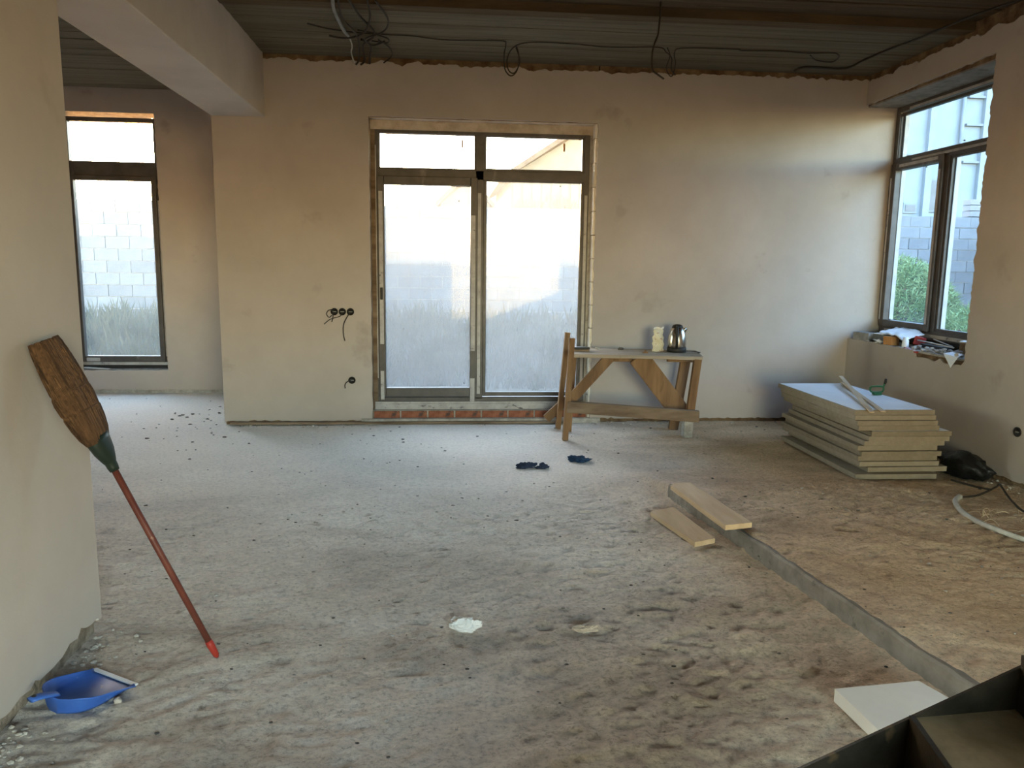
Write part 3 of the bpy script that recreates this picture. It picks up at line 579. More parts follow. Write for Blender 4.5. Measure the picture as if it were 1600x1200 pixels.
for i in range(60):
    x = 3.12+random.random()*.5; y = 3.55+random.random()*.62; a = random.uniform(0, 6.28); l = random.uniform(.03, .09); z = gz(x, y, .004)
    mb.tube([(x, y, z), (x+math.cos(a)*l*.5, y+math.sin(a)*l*.5, z+random.uniform(.004, .03)), (x+math.cos(a+.6)*l, y+math.sin(a+.6)*l, z+.002)], random.uniform(.0012, .0028), 4, smooth=4)
tag(mb.build('wood_shavings', 'wood_pale'), 'pale wood shavings scattered inside the hose loop', 'shavings', kind='stuff')

# ------------------------------------------------------------------ loose boards and foam tile
def board(name, pts, z0, th, m, label, cat_, jit=.003):
    mb = MB(); P = []
    k = len(pts)
    for i in range(k):
        a = Vector(pts[i]); b = Vector(pts[(i+1) % k])
        for j in range(6):
            t = j/6; q = a.lerp(b, t); P.append((q.x+random.uniform(-jit, jit)*(j > 0), q.y+random.uniform(-jit, jit)*(j > 0), z0))
    mb.poly(P, (0, 0, 1), th); return tag(mb.build(name, m), label, cat_)
board('pine_offcut', [(1.405, 4.47), (1.455, 4.52), (1.545, 4.525), (1.632, 3.76), (1.475, 3.725)], .096, .028, 'wood_pale', 'pale pine board lying on the far end of the concrete kerb', 'board')
board('pine_offcut', [(1.222, 4.245), (1.385, 4.33), (1.447, 3.79), (1.318, 3.735)], .004, .026, 'wood_pale', 'pale pine board lying on the floor beside the concrete kerb', 'board')
board('foam_tile', [(1.322, 2.292), (1.640, 2.322), (1.742, 2.03), (1.345, 1.985)], .004, .046, 'foam', 'thick white foam tile between kerb and steel stair', 'tile', .0008)

# ------------------------------------------------------------------ steel stair in the foreground
st = empty('steel_stair', (1.0, 1.4, 0), 'black oily steel staircase with tray treads in the foreground', 'staircase')
dx = Vector((.998, .063, 0)); dn = Vector((.195, .981, 0))          # along the run; towards the far stringer
P1 = Vector((.995, 1.418, .51))
def sp_(u, w, z): return P1 + dx*u - dn*w + Vector((0, 0, z-.51))
mb = MB(); t = .008
out = [sp_(-1.25, 0, .0), sp_(-1.25, 0, .02), sp_(-.02, 0, .503), sp_(.55, 0, .724), sp_(2.1, 0, 1.32), sp_(2.1, 0, 1.10), sp_(-.65, 0, .0)]
put(MB().poly(out, dn, t).build('stringer', 'steel_dark'), st)
out2 = [p - dn*.86 for p in out]; put(MB().poly(out2, dn, t).build('stringer', 'steel_dark'), st)
for i in range(-2, 2):
    u = i*.254; z = .51 + i*.12
    if z < .2: continue
    mb = MB(); A = [sp_(u, 0, z), sp_(u+.254, 0, z), sp_(u+.254, .85, z), sp_(u, .85, z)]
    mb.poly(A, (0, 0, -1), .006); put(mb.build('tread', 'steel_tread'), st)
    mb = MB(); mb.poly([sp_(u, 0, z), sp_(u, .85, z), sp_(u, .85, z-.126), sp_(u, 0, z-.126)], (-dx.x, -dx.y, 0), .006); put(mb.build('riser', 'steel_dark'), st)
    mb = MB(); mb.bar(sp_(u, .0, z), sp_(u, .85, z), .012, .012, (0, 0, 1)); put(mb.build('nosing', 'steel_dark'), st)
    for j in range(9):
        uu = u+random.uniform(.03, .23); ww = random.uniform(.01, .5)
        q = sp_(uu, ww, z)
    
# ------------------------------------------------------------------ broom and dustpan by the near wall
tip = Vector((-.831, 2.73, FZ(-.831, 2.73)+.002)); head = Vector((-1.304, 2.625, 1.19)); ax = (head-tip).normalized(); Lb = (head-tip).length
wide = Vector((0, 1, 0)); wide = (wide - ax*wide.dot(ax)).normalized(); thk = ax.cross(wide)
br = empty('broom', tip, 'straw broom standing head up against the near wall', 'broom')
def bp(s, w, t): return tip + ax*s + wide*w + thk*t
put(MB().tube([bp(.03, 0, 0), bp(Lb-.42, 0, 0)], .0115, 12).build('handle', 'red_handle'), br)
put(MB().tube([bp(0, 0, 0), bp(.012, 0, 0), bp(.06, 0, 0), bp(.075, 0, 0)], [.006, .011, .0145, .013], 10).build('handle_tip', 'red_tip'), br)
def ring(s, hw, ht, n=76, rag_=0, seed=0):
    out = []
    for j in range(n):
        a = 2*math.pi*j/n; r = 1 + .05*noise.noise((math.cos(a)*4, math.sin(a)*4, seed*.2)) + (.035*((j % 2)*2-1))+.05*noise.noise((j*.7, 3, 1))
        ds = .45*rag_*noise.noise((math.cos(a)*5, math.sin(a)*5, 9)); out.append((hw*r*math.copysign(abs(math.cos(a))**.8, math.cos(a)), ht*r*math.sin(a), s+ds))
    return out
sb = Lb-.375
KB = 1.2
prof = [(a_, b_*KB, c_) for a_, b_, c_ in [(0, .052, .026), (.03, .066, .034), (.07, .078, .038), (.11, .084, .040), (.118, .080, .037), (.126, .084, .040), (.165, .090, .040), (.185, .088, .038), (.193, .083, .035), (.20, .087, .037), (.26, .088, .034), (.31, .084, .031), (.35, .078, .028), (.372, .072, .025)]]
o = MB().loft([ring(sb+s, w, t, seed=i, rag_=.012 if s > .34 else 0) for i, (s, w, t) in enumerate(prof)]).build('bristles', 'straw', br)
FR = Matrix((wide, thk, ax)).transposed().to_4x4(); o.matrix_local = FR
mb = MB()
for i in range(420):                       # loose straws give the head its ragged outline
    a = random.uniform(0, 6.283); s0 = random.uniform(.05, .30); l = random.uniform(.05, .12); s1 = min(s0+l, .374)
    w0, t0 = np.interp(s0, [q[0] for q in prof], [q[1] for q in prof]), np.interp(s0, [q[0] for q in prof], [q[2] for q in prof])
    w1, t1 = np.interp(s1, [q[0] for q in prof], [q[1] for q in prof]), np.interp(s1, [q[0] for q in prof], [q[2] for q in prof])
    mb.tube([(w0*math.cos(a), t0*math.sin(a), sb+s0), (w1*math.cos(a)*1.04, t1*math.sin(a)*1.04, sb+s1)], .002, 4, cap=False)
o = mb.build('loose_straws', 'straw_mid', br); o.matrix_local = FR; o['kind'] = 'stuff'
for s, w, t in ((.118, .083*KB, .040), (.193, .086*KB, .038)):
    put(MB().tube([bp(sb+s, w*math.cos(a), t*math.sin(a)) for a in [2*math.pi*j/32 for j in range(33)]], .0028, 5).build('stitching', 'straw_dark'), br)
cr = []
for s, w, t in ((-.115, .016, .016), (-.10, .020, .018), (-.085, .020, .019), (-.075, .028, .022), (-.04, .046, .030), (.0, .058, .033), (.02, .060, .034)): cr.append([bp(sb+s, w*math.cos(a), t*math.sin(a)) for a in [2*math.pi*j/24 for j in range(24)]])
put(MB().loft(cr).build('collar', 'green_plastic'), br)

# dustpan
dp = empty('dustpan', (-1.20, 2.515, FZ(-1.2, 2.5)+.004), 'blue plastic dustpan with pale lip at the foot of near wall', 'dustpan')
dp.rotation_euler = (math.radians(0), math.radians(-3), math.radians(58))
# local: +x is the open lip side, -x the handle
W2 = .115; mb = MB(); n = 14
def pan_w(t): return W2*(1 - .0*t) if t < .55 else W2*math.sqrt(max(.06, 1-((t-.55)/.47)**2))
th = .003; o1 = []; 
rows = []
for i in range(n+1):
    t = i/n; x = .10 - .215*t; w = pan_w(t); h = .006 + .055*min(1, t*1.15)**.9
    zf_ = .004 + .004*t
    rows.append([(x, -w-.006*t, h+.004), (x, -w, h), (x, -w+.006, zf_+.012), (x, -w+.016, zf_), (x, 0, zf_), (x, w-.016, zf_), (x, w-.006, zf_+.012), (x, w, h), (x, w+.006*t, h+.004)])
k = 9; vs = [p for r in rows for p in r]; fs = [(i*k+j, (i+1)*k+j, (i+1)*k+j+1, i*k+j+1) for i in range(n) for j in range(k-1)]
e = n*k; fs.append(tuple(e+j for j in range(k)))
mb.add(vs, fs, 0, True); o = mb.build('pan', 'blue', dp, recalc=True); sm = o.modifiers.new('solid', 'SOLIDIFY'); sm.thickness = .003; sm.offset = 0
bevel(MB().box((.098, -W2+.004, .005), (.114, W2-.004, .011)).build('lip', 'lip', dp), .002)
hn = []
for i in range(9):
    t = i/8; x = -.095 - .085*t; w = .017+.004*math.sin(t*3.1); z = .062+.028*math.sin(t*1.5)
    hn.append([(x, w*math.cos(a), z+.008*math.sin(a)) for a in [2*math.pi*j/12 for j in range(12)]])
MB().loft(hn).build('handle', 'blue', dp); MB().tube([(-.167, 0, .088), (-.167, 0, .0985)], .007, 10).build('hanging_hole', 'black', dp)

# ------------------------------------------------------------------ small things on the floor
def crumple(name, loc, size, m, label, cat_, seed, amp=.6, sub=4, fold=5):
    mb = MB(); bm = bmesh.new(); bmesh.ops.create_icosphere(bm, subdivisions=sub, radius=1); vs = []
    for v in bm.verts:
        c = v.co; o_ = Vector((seed, seed*.7, 0)); kk = .75 + amp*noise.noise(c*1.3+o_) + amp*.55*abs(noise.noise(c*fold*.6+o_)) + .12*noise.noise(c*fold*2+o_)
        vs.append((c.x*size[0]*kk, c.y*size[1]*kk, max(0, (c.z+.45)*size[2]*kk)))
    mb.add(vs, [tuple(v.index for v in f.verts) for f in bm.faces], 0, False); bm.free()
    o = mb.build(name, m); o.location = (loc[0], loc[1], FZ(*loc)-.002); return tag(o, label, cat_)
crumple('crumpled_film', (.09, 2.90), (.062, .034, .038), 'crumple', 'crumpled whitish plastic film lying alone on the rough floor', 'film', 3.1)
crumple('plaster_clump', (.575, 2.87), (.058, .032, .020), 'clump', 'flat beige plaster clump lying alone on the rough floor', 'clump', 8.2, amp=.4)
crumple('work_glove', (.60, 5.38), (.075, .040, .030), 'navy', 'dark striped work glove crumpled on the pale floor', 'glove', 5.5)
o = crumple('glove_cuff', (.72, 5.36), (.055, .032, .024), 'navy', '', '', 6.5); w = [x for x in COL.objects if x.name == 'work_glove'][0]
c0 = Vector(o.location)-Vector(w.location); o.parent = w; o.location = c0
crumple('blue_rag', (1.03, 5.54), (.085, .05, .036), 'navy_blue', 'dark blue rag crumpled on floor near the workbench', 'rag', 9.4)
chips = MB()
for i in range(420):
    x = random.uniform(-3.6, 3.6); y = random.uniform(1.9, 8.4)
    if (abs(x+1.2) < .17 and abs(y-2.51) < .2) or (1.2 < x < 1.7 and 3.65 < y < 4.6) or (x < XL and y < 3.2) or (x < XW+.05 and y < 3.05) or (y > 6.9 and x > XL-.05) or (x > 2.8 and 4.8 < y < 6.3): continue
    r = random.choice((.003, .004, .005, .006, .009 if y > 4 else .005)); chips.rock((x, y, FZ(x, y)+r*.25), r, (1.5, 1, .55), sub=1)
for i in range(34):                       # a cluster of droppings by the alcove
    x = random.gauss(-2.35, .35); y = random.gauss(7.3, .45); r = random.choice((.006, .008, .013)); 
    if x > XL-.03 and y > 6.9: continue
    chips.rock((x, y, FZ(x, y)+r*.25), r, (1.5, 1, .55), sub=1)
tag(chips.build('dark_chips', 'chip_dark'), 'small dark chips and crumbs strewn over the floor', 'debris', kind='stuff')
cr_ = MB()
for i in range(240):
    y = random.uniform(1.7, 2.98); x = XW + abs(random.gauss(.0, .08)) + .004; r = random.choice((.003, .004, .006, .009))
    if abs(x+1.2) < .16 and abs(y-2.51) < .17: continue
    cr_.rock((x, y, FZ(x, y)+r*.3), r, (1.2, 1, .7), sub=1)
for i in range(170):
    x = random.uniform(XL, XR-.05); y = D - abs(random.gauss(.0, .06)) - .004; r = random.choice((.004, .006, .010))
    if DL < x < DR: continue
    cr_.rock((x, y, FZ(x, y)+r*.3), r, (1.2, 1, .7), sub=1)
for i in range(240):
    y = random.uniform(3.0, 6.9); x = XR - abs(random.gauss(0, .07)) - .004; r = random.choice((.004, .006, .010)); cr_.rock((x, y, FZ(x, y)+r*.3), r, (1.2, 1, .7), sub=1)
for i in range(260):
    x = random.uniform(-1.2, 3.5); y = random.uniform(1.9, 5.0); r = random.choice((.004, .005, .007))
    if (x < XW+.4 and y < 2.8) or (1.2 < x < 1.75 and y < 4.6): continue
    cr_.rock((x, y, FZ(x, y)+r*.3), r, (1.3, 1, .6), sub=1)
tag(cr_.build('plaster_crumbs', 'chip_pale'), 'pale plaster crumbs fallen along the foot of the walls', 'debris', kind='stuff')
tag(MB().rock((-1.075, 2.455, FZ(-1.075, 2.455)+.008), .013, (1, 1, .9), amp=.4, sub=2).build('pebble', 'clump'), 'pale pebble lying just in front of the dustpan', 'pebble')

# ------------------------------------------------------------------ things on the window sill
SZ = WZ0+.004
rb = MB()
for i in range(240):
    y = random.uniform(5.42, 6.9) if i % 3 else random.uniform(5.42, 6.1); x = random.uniform(XR+.0, XR+.26); r = random.uniform(.006, .018)
    if y > 6.12 and x > XR+.03 or (x > 3.99 and 5.76 < y < 6.14) or (x > 4.0 and 5.53 < y < 5.67): continue
    rb.rock((x, y, SZ+r*.4+ random.random()*.03*(y < 6.1)), r, (1.3, 1, .7), sub=1)
tag(rb.build('sill_rubble', 'rubble'), 'broken plaster rubble heaped along the corner window sill', 'rubble', kind='stuff')
b_ = MB().box((-.05, -.10, 0), (.05, .10, .075)).build('grey_brick', 'grey_block'); b_.location = (3.945, 6.83, SZ+.002); b_.rotation_euler = (0, 0, .2); bevel(b_, .006); tag(b_, 'rough grey block at the corner end of the window sill', 'block')
bx = empty('small_grey_box', (4.03, 6.66, SZ+.004), 'small dark grey open box on the window sill behind the block', 'box')
bevel(MB().box((-.06, -.09, 0), (.06, .09, .07)).build('box_body', 'conduit', bx), .003); MB().box((-.065, -.095, .07), (.05, .06, .076)).build('flap', 'white_paper', bx)
mb = MB(); n = 10; vs = []
for i in range(n+1):
    for j in range(n+1):
        u, v = i/n-.5, j/n-.5; vs.append((u*.20, v*.40, .118+.05*u+.018*noise.noise((u*6, v*6, 1)) - .045*max(0, -v-.25)*3))
mb.add(vs, [(i*(n+1)+j, (i+1)*(n+1)+j, (i+1)*(n+1)+j+1, i*(n+1)+j+1) for i in range(n) for j in range(n)], 0, True)
o = mb.build('paper_sheet', 'white_paper'); o.location = (4.03, 6.42, SZ); o.modifiers.new('solid', 'SOLIDIFY').thickness = .003; tag(o, 'creased white paper sheet draped over the things on the sill', 'paper')
o = bevel(MB().box((-.045, -.045, 0), (.045, .045, .075)).build('cardboard_box', 'cardboard'), .003); o.location = (3.935, 6.39, SZ+.003); o.rotation_euler = (0, 0, .3); tag(o, 'small orange cardboard box on the front of the sill', 'box')
o = MB().lathe([(.026, 0), (.028, .004), (.026, .06), (.020, .068), (.020, .085)], seg=18).build('plastic_cup', 'white_paper'); o.location = (3.93, 6.17, SZ+.004); tag(o, 'little white plastic cup standing on the sill', 'cup')
o = bevel(MB().box((-.03, -.04, 0), (.03, .04, .075)).build('red_packet', 'red_plastic'), .01); o.location = (4.06, 6.19, SZ+.02); o.rotation_euler = (.2, .1, .5); tag(o, 'small dull red packet on the sill under the mullion', 'packet')
o = MB().bar((3.885, 5.93, SZ-.012), (3.91, 6.13, SZ+.006), .03, .012, (0, 0, 1)).build('brick_shard', 'red_plastic'); tag(o, 'red shard at the broken front edge of sill', 'shard')
for p0, p1, r, lab in (((4.02, 6.14, SZ+.07), (3.98, 5.62, SZ+.06), .006, 'thin pale rod lying along the sill rubble'), ((4.10, 6.05, SZ+.085), (4.03, 5.71, SZ+.06), .005, 'second thin pale rod nearer the window frame on the sill')):
    tag(MB().tube([p0, p1], r, 6).build('metal_rod', 'gasket'), lab, 'rod')
o = bevel(MB().box((-.05, -.16, 0), (.05, .16, .035)).build('dark_tool_case', 'black'), .006); o.location = (4.06, 5.95, SZ+.012); o.rotation_euler = (0, 0, -.1); tag(o, 'flat black case lying on the sill by the window frame', 'case')
cn = empty('rusty_tin', (4.07, 5.60, SZ+.012), 'dark rusty tin with pale lid at the near end of sill', 'tin')
MB().lathe([(.045, 0), (.047, .004), (.046, .088), (.044, .09)], seg=20).build('tin_body', 'pulp', cn); MB().lathe([(.048, .09), (.048, .098), (.04, .101)], seg=20).build('lid', 'white_paper', cn)
mb = MB(); mb.add([(0, 0, 0), (0, .17, .012), (-.008, .06, -.085), (.05, .02, .02), (.06, .15, .025)], [(0, 2, 1), (0, 1, 4, 3)]); o = mb.build('torn_paper', 'white_paper'); o.location = (3.866, 5.40, SZ+.008); o.modifiers.new('solid', 'SOLIDIFY').thickness = .002; tag(o, 'torn white paper scrap hanging over the sill edge', 'paper')
for (x, y, lab) in ((3.91, 6.53, 'crumpled white wrapper on the sill between block and orange box'), ):
    o = MB().rock((0, 0, .02), .035, (1, 1.6, .6), amp=.8, sub=2).build('wrapper', 'white_paper'); o.location = (x, y, SZ); tag(o, lab, 'wrapper')
# bits on the alcove sill
o = MB().bar((-3.92, 8.715, .285), (-3.66, 8.725, .268), .03, .01, (0, 0, 1)).build('foil_strip', 'tape'); tag(o, 'grey foil strip lying under the alcove window', 'strip')

# ------------------------------------------------------------------ electrical boxes and cables
def wall_box(loc, n, label, group, wires, r=.033):
    e_ = empty('socket_box', loc, label, 'socket box', group); n = Vector(n); rot = n.to_track_quat('Z', 'Y').to_matrix().to_4x4()
    mb = MB(); prof = [(r*.80, -.0), (r, .0), (r, .007), (r*.86, .007), (r*.84, -.0005+.001)]
    mb.lathe(prof, seg=22); o = mb.build('box_shell', 'black', e_); o.matrix_local = rot
    mb = MB(); mb.bar((-r*.5, 0, .006), (r*.5, 0, .006), .008, .004, (0, 0, 1)); o = mb.build('bridge', 'conduit', e_); o.matrix_local = rot
    for w in wires: MB().tube(w, .0042, 6, smooth=6).build('wire', 'cable', e_)
    return e_
zs = 1.023
wall_box((-.968, D, zs), (0, -1, 0), 'black socket box farthest from the door in the row of three, wires curling beside it', 'row of socket boxes', [[(-.02, -.01, .02), (-.05, -.03, .01), (-.065, -.03, -.02), (-.045, -.02, -.05), (-.02, -.01, -.03)], [(-.01, -.01, 0), (-.01, -.03, -.05), (-.02, -.03, -.09)]])
wall_box((-.897, D, zs), (0, -1, 0), 'black socket box in the middle of the row of three by the door', 'row of socket boxes', [[(0, -.01, -.01), (-.02, -.03, -.04), (-.10, -.035, -.065), (-.16, -.03, -.11)]])
wall_box((-.825, D, zs), (0, -1, 0), 'black socket box nearest the door in the row of three, cable hanging down', 'row of socket boxes', [[(-.005, -.01, -.01), (-.035, -.03, -.06), (-.06, -.03, -.12), (-.062, -.03, -.2), (-.05, -.03, -.26)]])
wall_box((-.823, D, .40), (0, -1, 0), 'single black socket box low on the back wall beside the door', None, [[(-.01, -.01, -.0), (-.045, -.03, -.015), (-.06, -.03, -.04), (-.058, -.03, -.07)]])
wall_box((XR, 4.733, .386), (-1, 0, 0), 'single black socket box low on the right wall', None, [])
def cable(name, pts, r, label, cat_='cable', mats='cable', n=8): return tag(MB().tube(pts, r, 6, smooth=n).build(name, mats), label, cat_)
zc = ZC-.012
cable('ceiling_cable', [(-.64, 6.21, zc), (-.45, 6.30, zc), (-.25, 6.305, zc), (0, 6.376, zc), (.245, 6.36, zc), (.47, 6.345, zc), (.50, 6.36, zc-.02), (.49, 6.40, zc-.09), (.50, 6.43, zc-.19), (.55, 6.45, zc-.235), (.60, 6.45, zc-.19), (.61, 6.42, zc-.09), (.585, 6.40, zc-.01)], .005, 'dark cable along the ceiling ending in a drooping oval loop above the door')
cable('ceiling_cable', [(.585, 6.43, zc-.02), (.62, 6.44, zc-.12), (.58, 6.45, zc-.21), (.53, 6.45, zc-.19), (.52, 6.43, zc-.10), (.58, 6.40, zc-.02), (.725, 6.345, zc), (1.06, 6.353, zc), (1.27, 6.395, zc), (1.456, 6.388, zc), (1.73, 6.349, zc), (1.80, 6.37, zc-.03), (1.86, 6.42, zc-.06), (1.87, 6.45, zc-.14), (1.91, 6.46, zc-.18)], .005, 'dark cable along the ceiling between the two hanging loops')
cable('ceiling_cable', [(1.80, 6.35, zc-.0), (1.84, 6.40, zc-.05), (1.83, 6.46, zc-.13), (1.88, 6.47, zc-.19), (1.90, 6.44, zc-.10), (1.87, 6.38, zc-.03), (1.93, 6.345, zc), (2.36, 6.318, zc), (2.42, 6.346, zc), (2.73, 6.32, zc), (2.96, 6.347, zc), (3.165, 6.318, zc), (3.25, 6.37, zc), (3.30, 6.48, zc), (3.29, 6.58, zc), (3.14, 6.54, zc), (3.02, 6.40, zc)], .005, 'dark cable along the ceiling curling into a flat hook near right corner')
cable('ceiling_cable', [(3.10, 6.86, zc-.01), (3.14, 6.79, zc), (3.22, 6.762, zc), (3.516, 6.764, zc), (3.533, 6.484, zc), (3.557, 6.15, zc), (3.56, 5.80, zc-.02), (3.60, 5.57, zc-.01), (3.65, 5.30, zc-.0), (3.69, 5.11, zc), (3.75, 4.90, zc), (3.8, 4.5, zc)], .0085, 'thick dark cable running along the ceiling beside the right wall')
cable('hanging_cable', [(1.50, 5.5, ZC+.05), (1.497, 5.5, 3.14), (1.49, 5.5, 3.05), (1.468, 5.5, 2.99), (1.455, 5.5, 2.93), (1.455, 5.5, 2.86), (1.465, 5.5, 2.81), (1.50, 5.5, 2.785), (1.545, 5.5, 2.757)], .0065, 'dark cable hanging straight down from the ceiling boards')
cb = empty('cable_bundle', (-.78, 6.6, ZC), 'tangled bundle of dark cables and grey conduit dropping from ceiling to wall top', 'cables')
zz = ZC-.015
def cbl(pts, r, m='cable', nm='cable'): put(MB().tube(pts, r, 6, smooth=8).build(nm, m), cb)
cbl([(-.72, 5.45, zz), (-.75, 5.72, zz), (-.74, 5.95, zz-.02), (-.73, 6.12, zz-.03), (-.71, 6.25, zz-.03)], .014, 'conduit', 'conduit')
cbl([(-.71, 6.25, zz-.03), (-.72, 6.55, zz-.02), (-.76, 6.85, zz), (-.75, 6.97, zz-.05)], .006, 'hose', 'string')
cbl([(-.69, 5.45, zz), (-.70, 5.8, zz-.04), (-.64, 6.15, zz-.05), (-.66, 6.5, zz-.04), (-.71, 6.95, zz-.03), (-.74, 6.99, zz-.06)], .008)
cbl([(-.63, 5.45, zz), (-.58, 5.75, zz-.03), (-.50, 6.1, zz-.05), (-.62, 6.45, zz-.04), (-.66, 6.95, zz-.03), (-.70, 6.99, zz-.06)], .008)
cbl([(-.50, 5.45, zz), (-.50, 5.7, zz-.05), (-.56, 6.0, zz-.06), (-.66, 6.2, zz-.05), (-.76, 6.28, zz-.04), (-.86, 6.27, zz-.03)], .008)
cbl([(-.45, 5.5, zz), (-.38, 5.75, zz-.05), (-.43, 6.0, zz-.06), (-.58, 6.2, zz-.06), (-.55, 6.45, zz-.04), (-.45, 6.4, zz-.02)], .007)
cbl([(-.98, 6.02, zz-.02), (-.86, 6.12, zz-.02), (-.74, 6.13, zz-.03), (-.66, 6.16, zz-.03), (-.52, 6.22, zz-.02), (-.42, 6.33, zz-.02), (-.44, 6.44, zz-.02), (-.55, 6.40, zz-.02)], .006)
cbl([(-.50, 6.40, zz-.01), (-.43, 6.55, zz-.02), (-.42, 6.8, zz-.02), (-.50, 6.97, zz-.04)], .006)
cbl([(-.62, 6.3, zz-.04), (-.57, 6.5, zz-.03), (-.60, 6.8, zz-.03), (-.62, 6.97, zz-.05)], .009)

# ------------------------------------------------------------------ outside
gx = np.arange(-13, 21, .5); gy = np.concatenate([np.arange(-9, 9, 1.), np.arange(9, 15, .25), np.arange(15, 60, 3.)])
def yard(x, y): return -.12 + .55*float(sstep(9.6, 13.6, np.array(y))) + .05*noise.noise((x*.6, y*.6, 0))
vs = [(x, y, yard(x, y)) for y in gy for x in gx]; nx = len(gx)
fs = [(j*nx+i, j*nx+i+1, (j+1)*nx+i+1, (j+1)*nx+i) for j in range(len(gy)-1) for i in range(nx-1)
      if not (-6.3 < (gx[i]+gx[i+1])/2 < 4.1 and -2.6 < (gy[j]+gy[j+1])/2 < 8.8)]
tag(MB().add(vs, fs, 0, True).build('yard_ground', 'soil'), 'bare yard soil outside the windows', 'ground', kind='structure')
yw = tag(empty('yard_wall', (0, 14, .3), None, None), 'grey concrete block garden wall behind the yard', 'wall')
bw, bh = .40, .207; me_cb = MB().box((.005, 0, .005), (bw-.005, .19, bh-.005)).mesh('block', 'cblock')
rest = MB(); put(MB().box((-9, 14.02, .1), (13, 14.17, .2+11*bh-.02)).build('mortar_core', 'mortar'), yw)
cnt = 0
for r in range(12):
    for i in range(55):
        x = -9 + i*bw + (bw/2 if r % 2 else 0); z = r*bh
        if z+bh > 2.49: continue
        vis = (-6.75 < x < -4.75 or -1.45 < x < 2.75 or 7.5 < x < 10.4) and r > 0
        jx, jy = random.uniform(-.003, .003), random.uniform(-.006, .006)
        if vis and cnt < 300: o = link('block', me_cb, yw); o.location = (x+jx, jy, z-.3); cnt += 1
        else: rest.box((x+.005+jx, 14+jy, z+.005), (x+bw-.005+jx, 14.19+jy, z+bh-.005))
o = put(rest.build('blocks_rest', 'cblock'), yw); o['kind'] = 'stuff'
for i in range(3):
    o = link('post_block', me_cb, yw); o.location = (9.95, -.02, 2.49-.3+i*.11); o.scale = (1, 1.2, .5)
put(MB().box((-5.85, 14.0, 2.48), (-5.45, 14.3, 2.74)).build('pillar_cap', 'mortar'), yw)
side = tag(empty('added_side_wall', (10.75, 10, .3), None, None), 'unseen grey garden wall added on the right to block low sky light', 'wall')  # out of view, added to hold back horizon glow from the right
put(MB().box((10.65, -6, -.1), (10.85, 13.98, 2.48)).build('wall_body', 'cblock'), side); put(MB().box((10.6, -6, 2.48), (10.9, 13.98, 2.54)).build('coping', 'mortar'), side)
def tuft(mb, x, y, h, n, spread, z):
    for i in range(n):
        a = random.uniform(0, 6.283); l = h*random.uniform(.5, 1.1); b0 = (x+random.gauss(0, spread*.4), y+random.gauss(0, spread*.4), z-.03); w = random.uniform(.004, .010)
        tx, ty = math.cos(a)*spread*random.uniform(.2, 1), math.sin(a)*spread*random.uniform(.2, 1)
        mb.add([(b0[0]-w*math.sin(a), b0[1]+w*math.cos(a), b0[2]), (b0[0]+w*math.sin(a), b0[1]-w*math.cos(a), b0[2]), (b0[0]+tx*.5, b0[1]+ty*.5, z+l*.7), (b0[0]+tx, b0[1]+ty, z+l)], [(0, 1, 2), (0, 2, 3)])
gr = MB()
for i in range(1500):
    x = random.choice((random.uniform(-7.2, -3.2), random.uniform(-2, 3.5))); y = random.uniform(9.6, 13.6); tuft(gr, x, y, random.uniform(.12, .45), 9, .16, yard(x, y))
tag(gr.build('dry_grass', 'grass'), 'dry greyish weeds growing over the yard', 'grass', kind='stuff')
def bush(name, c, rx, ry, h, n, label, seed):
    mb = MB(); rr = random.Random(seed)
    for i in range(n):
        a = rr.uniform(0, 6.283); t = rr.random()**.5; k = rr.random(); x = c[0]+rx*t*math.cos(a); y = c[1]+ry*t*math.sin(a); z = c[2]+h*math.sqrt(max(0, 1-t*t))*(.55+.45*k)
        l = rr.uniform(.10, .22); b_ = a+rr.uniform(-.9, .9); w = .008
        d = Vector((rr.uniform(-1, 1), rr.uniform(-1, 1), rr.uniform(-.5, .9))).normalized()*l*.75; s_ = d.cross(Vector((rr.random(), rr.random(), .2))).normalized()*w
        p_ = Vector((x, y, z)); mb.add([p_-s_, p_+s_, p_+d], [(0, 1, 2)])
    e_ = empty(name, (c[0], c[1], c[2]), label, 'bush'); put(mb.build('foliage', 'bush'), e_)
    st_ = MB()
    for i in range(14):
        a = i*.9; st_.tube([(c[0], c[1], c[2]), (c[0]+rx*.35*math.cos(a), c[1]+ry*.35*math.sin(a), c[2]+h*.55), (c[0]+rx*.7*math.cos(a), c[1]+ry*.7*math.sin(a), c[2]+h*.62)], .012, 5, smooth=3)
    put(st_.build('stems', 'bark'), e_); return e_
bush('green_bush', (7.95, 12.9, .25), 1.25, .8, 1.45, 16000, 'tall green broom bush before the garden wall, left of the window mullion', 1)
bush('green_bush', (8.25, 11.0, .0), .95, .8, .95, 11000, 'low green broom bush before the garden wall, right of the window mullion', 2)
# pale house seen through the corner window
hb = tag(empty('apartment_house', (16, 24, 0), None, None), 'large pale rendered house beyond the corner window', 'house')
put(MB().box((11.5, 24, 0), (24, 32, 10)).build('wall', 'house_white'), hb)
for x, w in ((15.35, .22), (17.15, .9), (13.2, .5)): put(MB().box((x, 23.85, 2), (x+w, 24, 10)).build('pilaster', 'house_white'), hb)
put(MB().tube([(16.45, 23.9, 1), (16.45, 23.9, 9.5)], .06, 8).build('downpipe', 'house_grey'), hb)
for x0, x1, z0, z1 in ((15.45, 16.15, 3.35, 4.4), (17.25, 18.0, 6.5, 7.6), (13.7, 14.6, 3.3, 4.4), (14.75, 15.2, 3.3, 3.62)):
    w_ = put(MB().box((x0, 23.93, z0), (x1, 24.0, z1)).build('window', 'house_grey'), hb); g_ = MB().box((x0+.06, 23.91, z0+.06), (x1-.06, 23.94, z1-.06)).build('pane', 'pane'); g_.parent = w_; g_.matrix_parent_inverse = Matrix.Identity(4)
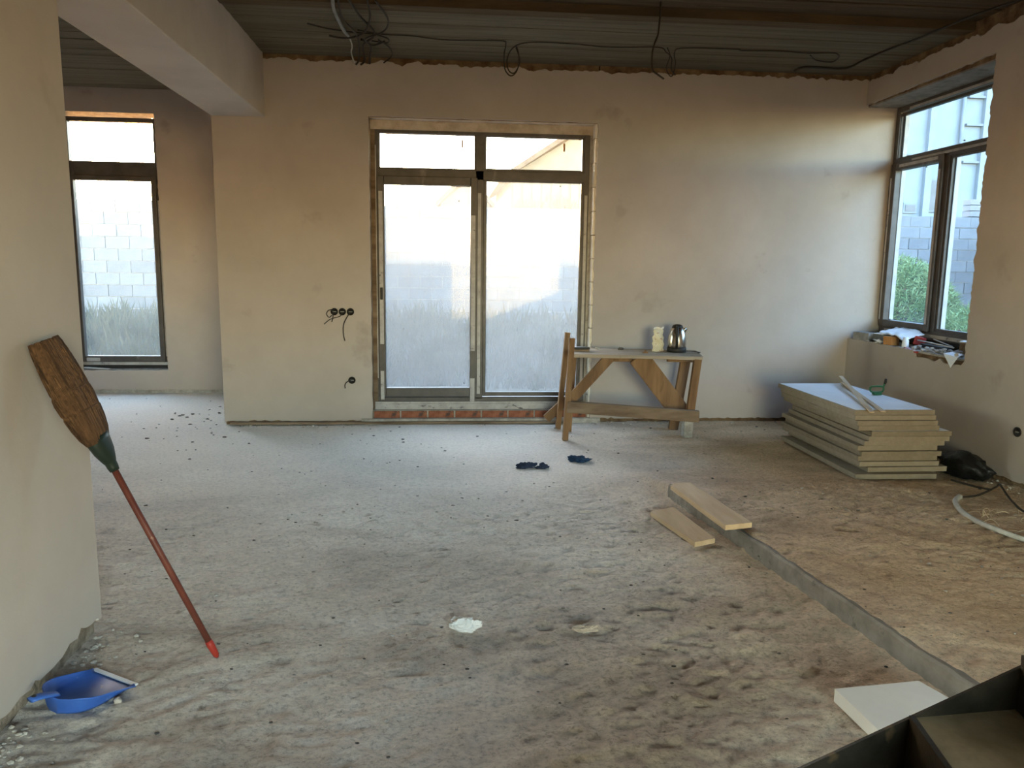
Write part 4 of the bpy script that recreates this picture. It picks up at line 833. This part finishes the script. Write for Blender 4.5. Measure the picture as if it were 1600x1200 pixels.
for z in (4.9, 6.05, 6.9): put(MB().box((16.6, 23.88, z), (18.5, 24, z+.07)).build('string_course', 'house_grey'), hb)
put(MB().box((13.6, 23.88, 5.1), (15.3, 24, 5.16)).build('string_course', 'house_grey'), hb)
# houses above the garden wall behind the balcony door
def gable(name, x0, x1, y0, y1, ze, zr, label, wallm, ov=.4):
    e_ = empty(name, ((x0+x1)/2, y0, 0), label, 'house'); xm = (x0+x1)/2
    put(MB().poly([(x0, y0, 0), (x1, y0, 0), (x1, y0, ze), (xm, y0, zr-.15), (x0, y0, ze)], (0, 1, 0), y1-y0).build('wall', wallm), e_)
    for s, xa in ((-1, x0-ov), (1, x1+ov)):
        sl = (zr-ze)/((x1-x0)/2); put(MB().poly([(xm, y0-ov, zr), (xa, y0-ov, ze-sl*ov), (xa, y0-ov, ze-sl*ov+.16), (xm, y0-ov, zr+.16)], (0, 1, 0), y1-y0+2*ov).build('roof_slope', 'roof'), e_)
    return e_
h1 = gable('cream_house', 2.1, 9.4, 24, 31, 4.2, 6.6, 'cream sided house with brown gable roof beyond the garden wall', 'house_warm')
for i in range(14): put(MB().box((2.15+i*.3, 23.95, 2.3), (2.38+i*.3, 24.0, 4.1)).build('siding_board', 'house_warm'), h1)
gable('far_house', 4.9, 9.0, 33, 38, 3.3, 4.5, 'small far house with low gable roof right of the bare tree', 'house_warm')
h3 = gable('garden_shed', -.05, 1.35, 22.5, 25, 3.2, 3.9, 'small garden shed just above the garden wall', 'house_warm', .15)
tr = empty('bare_tree', (2.9, 20, .2), 'bare reddish tree between the houses beyond the garden wall', 'tree'); mb = MB(); rr = random.Random(4)
def grow(p, d, l, r, lev):
    q = p + d*l; mb.tube([p, p.lerp(q, .5)+Vector((rr.uniform(-.03, .03),)*3), q], [r, r*.85, r*.7], 5, cap=False)
    if lev:
        for i in range(4): grow(q, (d+Vector((rr.uniform(-.8, .8), rr.uniform(-.8, .8), rr.uniform(-.1, .5)))).normalized(), l*.68, r*.6, lev-1)
grow(Vector((2.9, 20, .2)), Vector((0, 0, 1)), 1.15, .06, 5); put(mb.build('branches', 'bark'), tr)
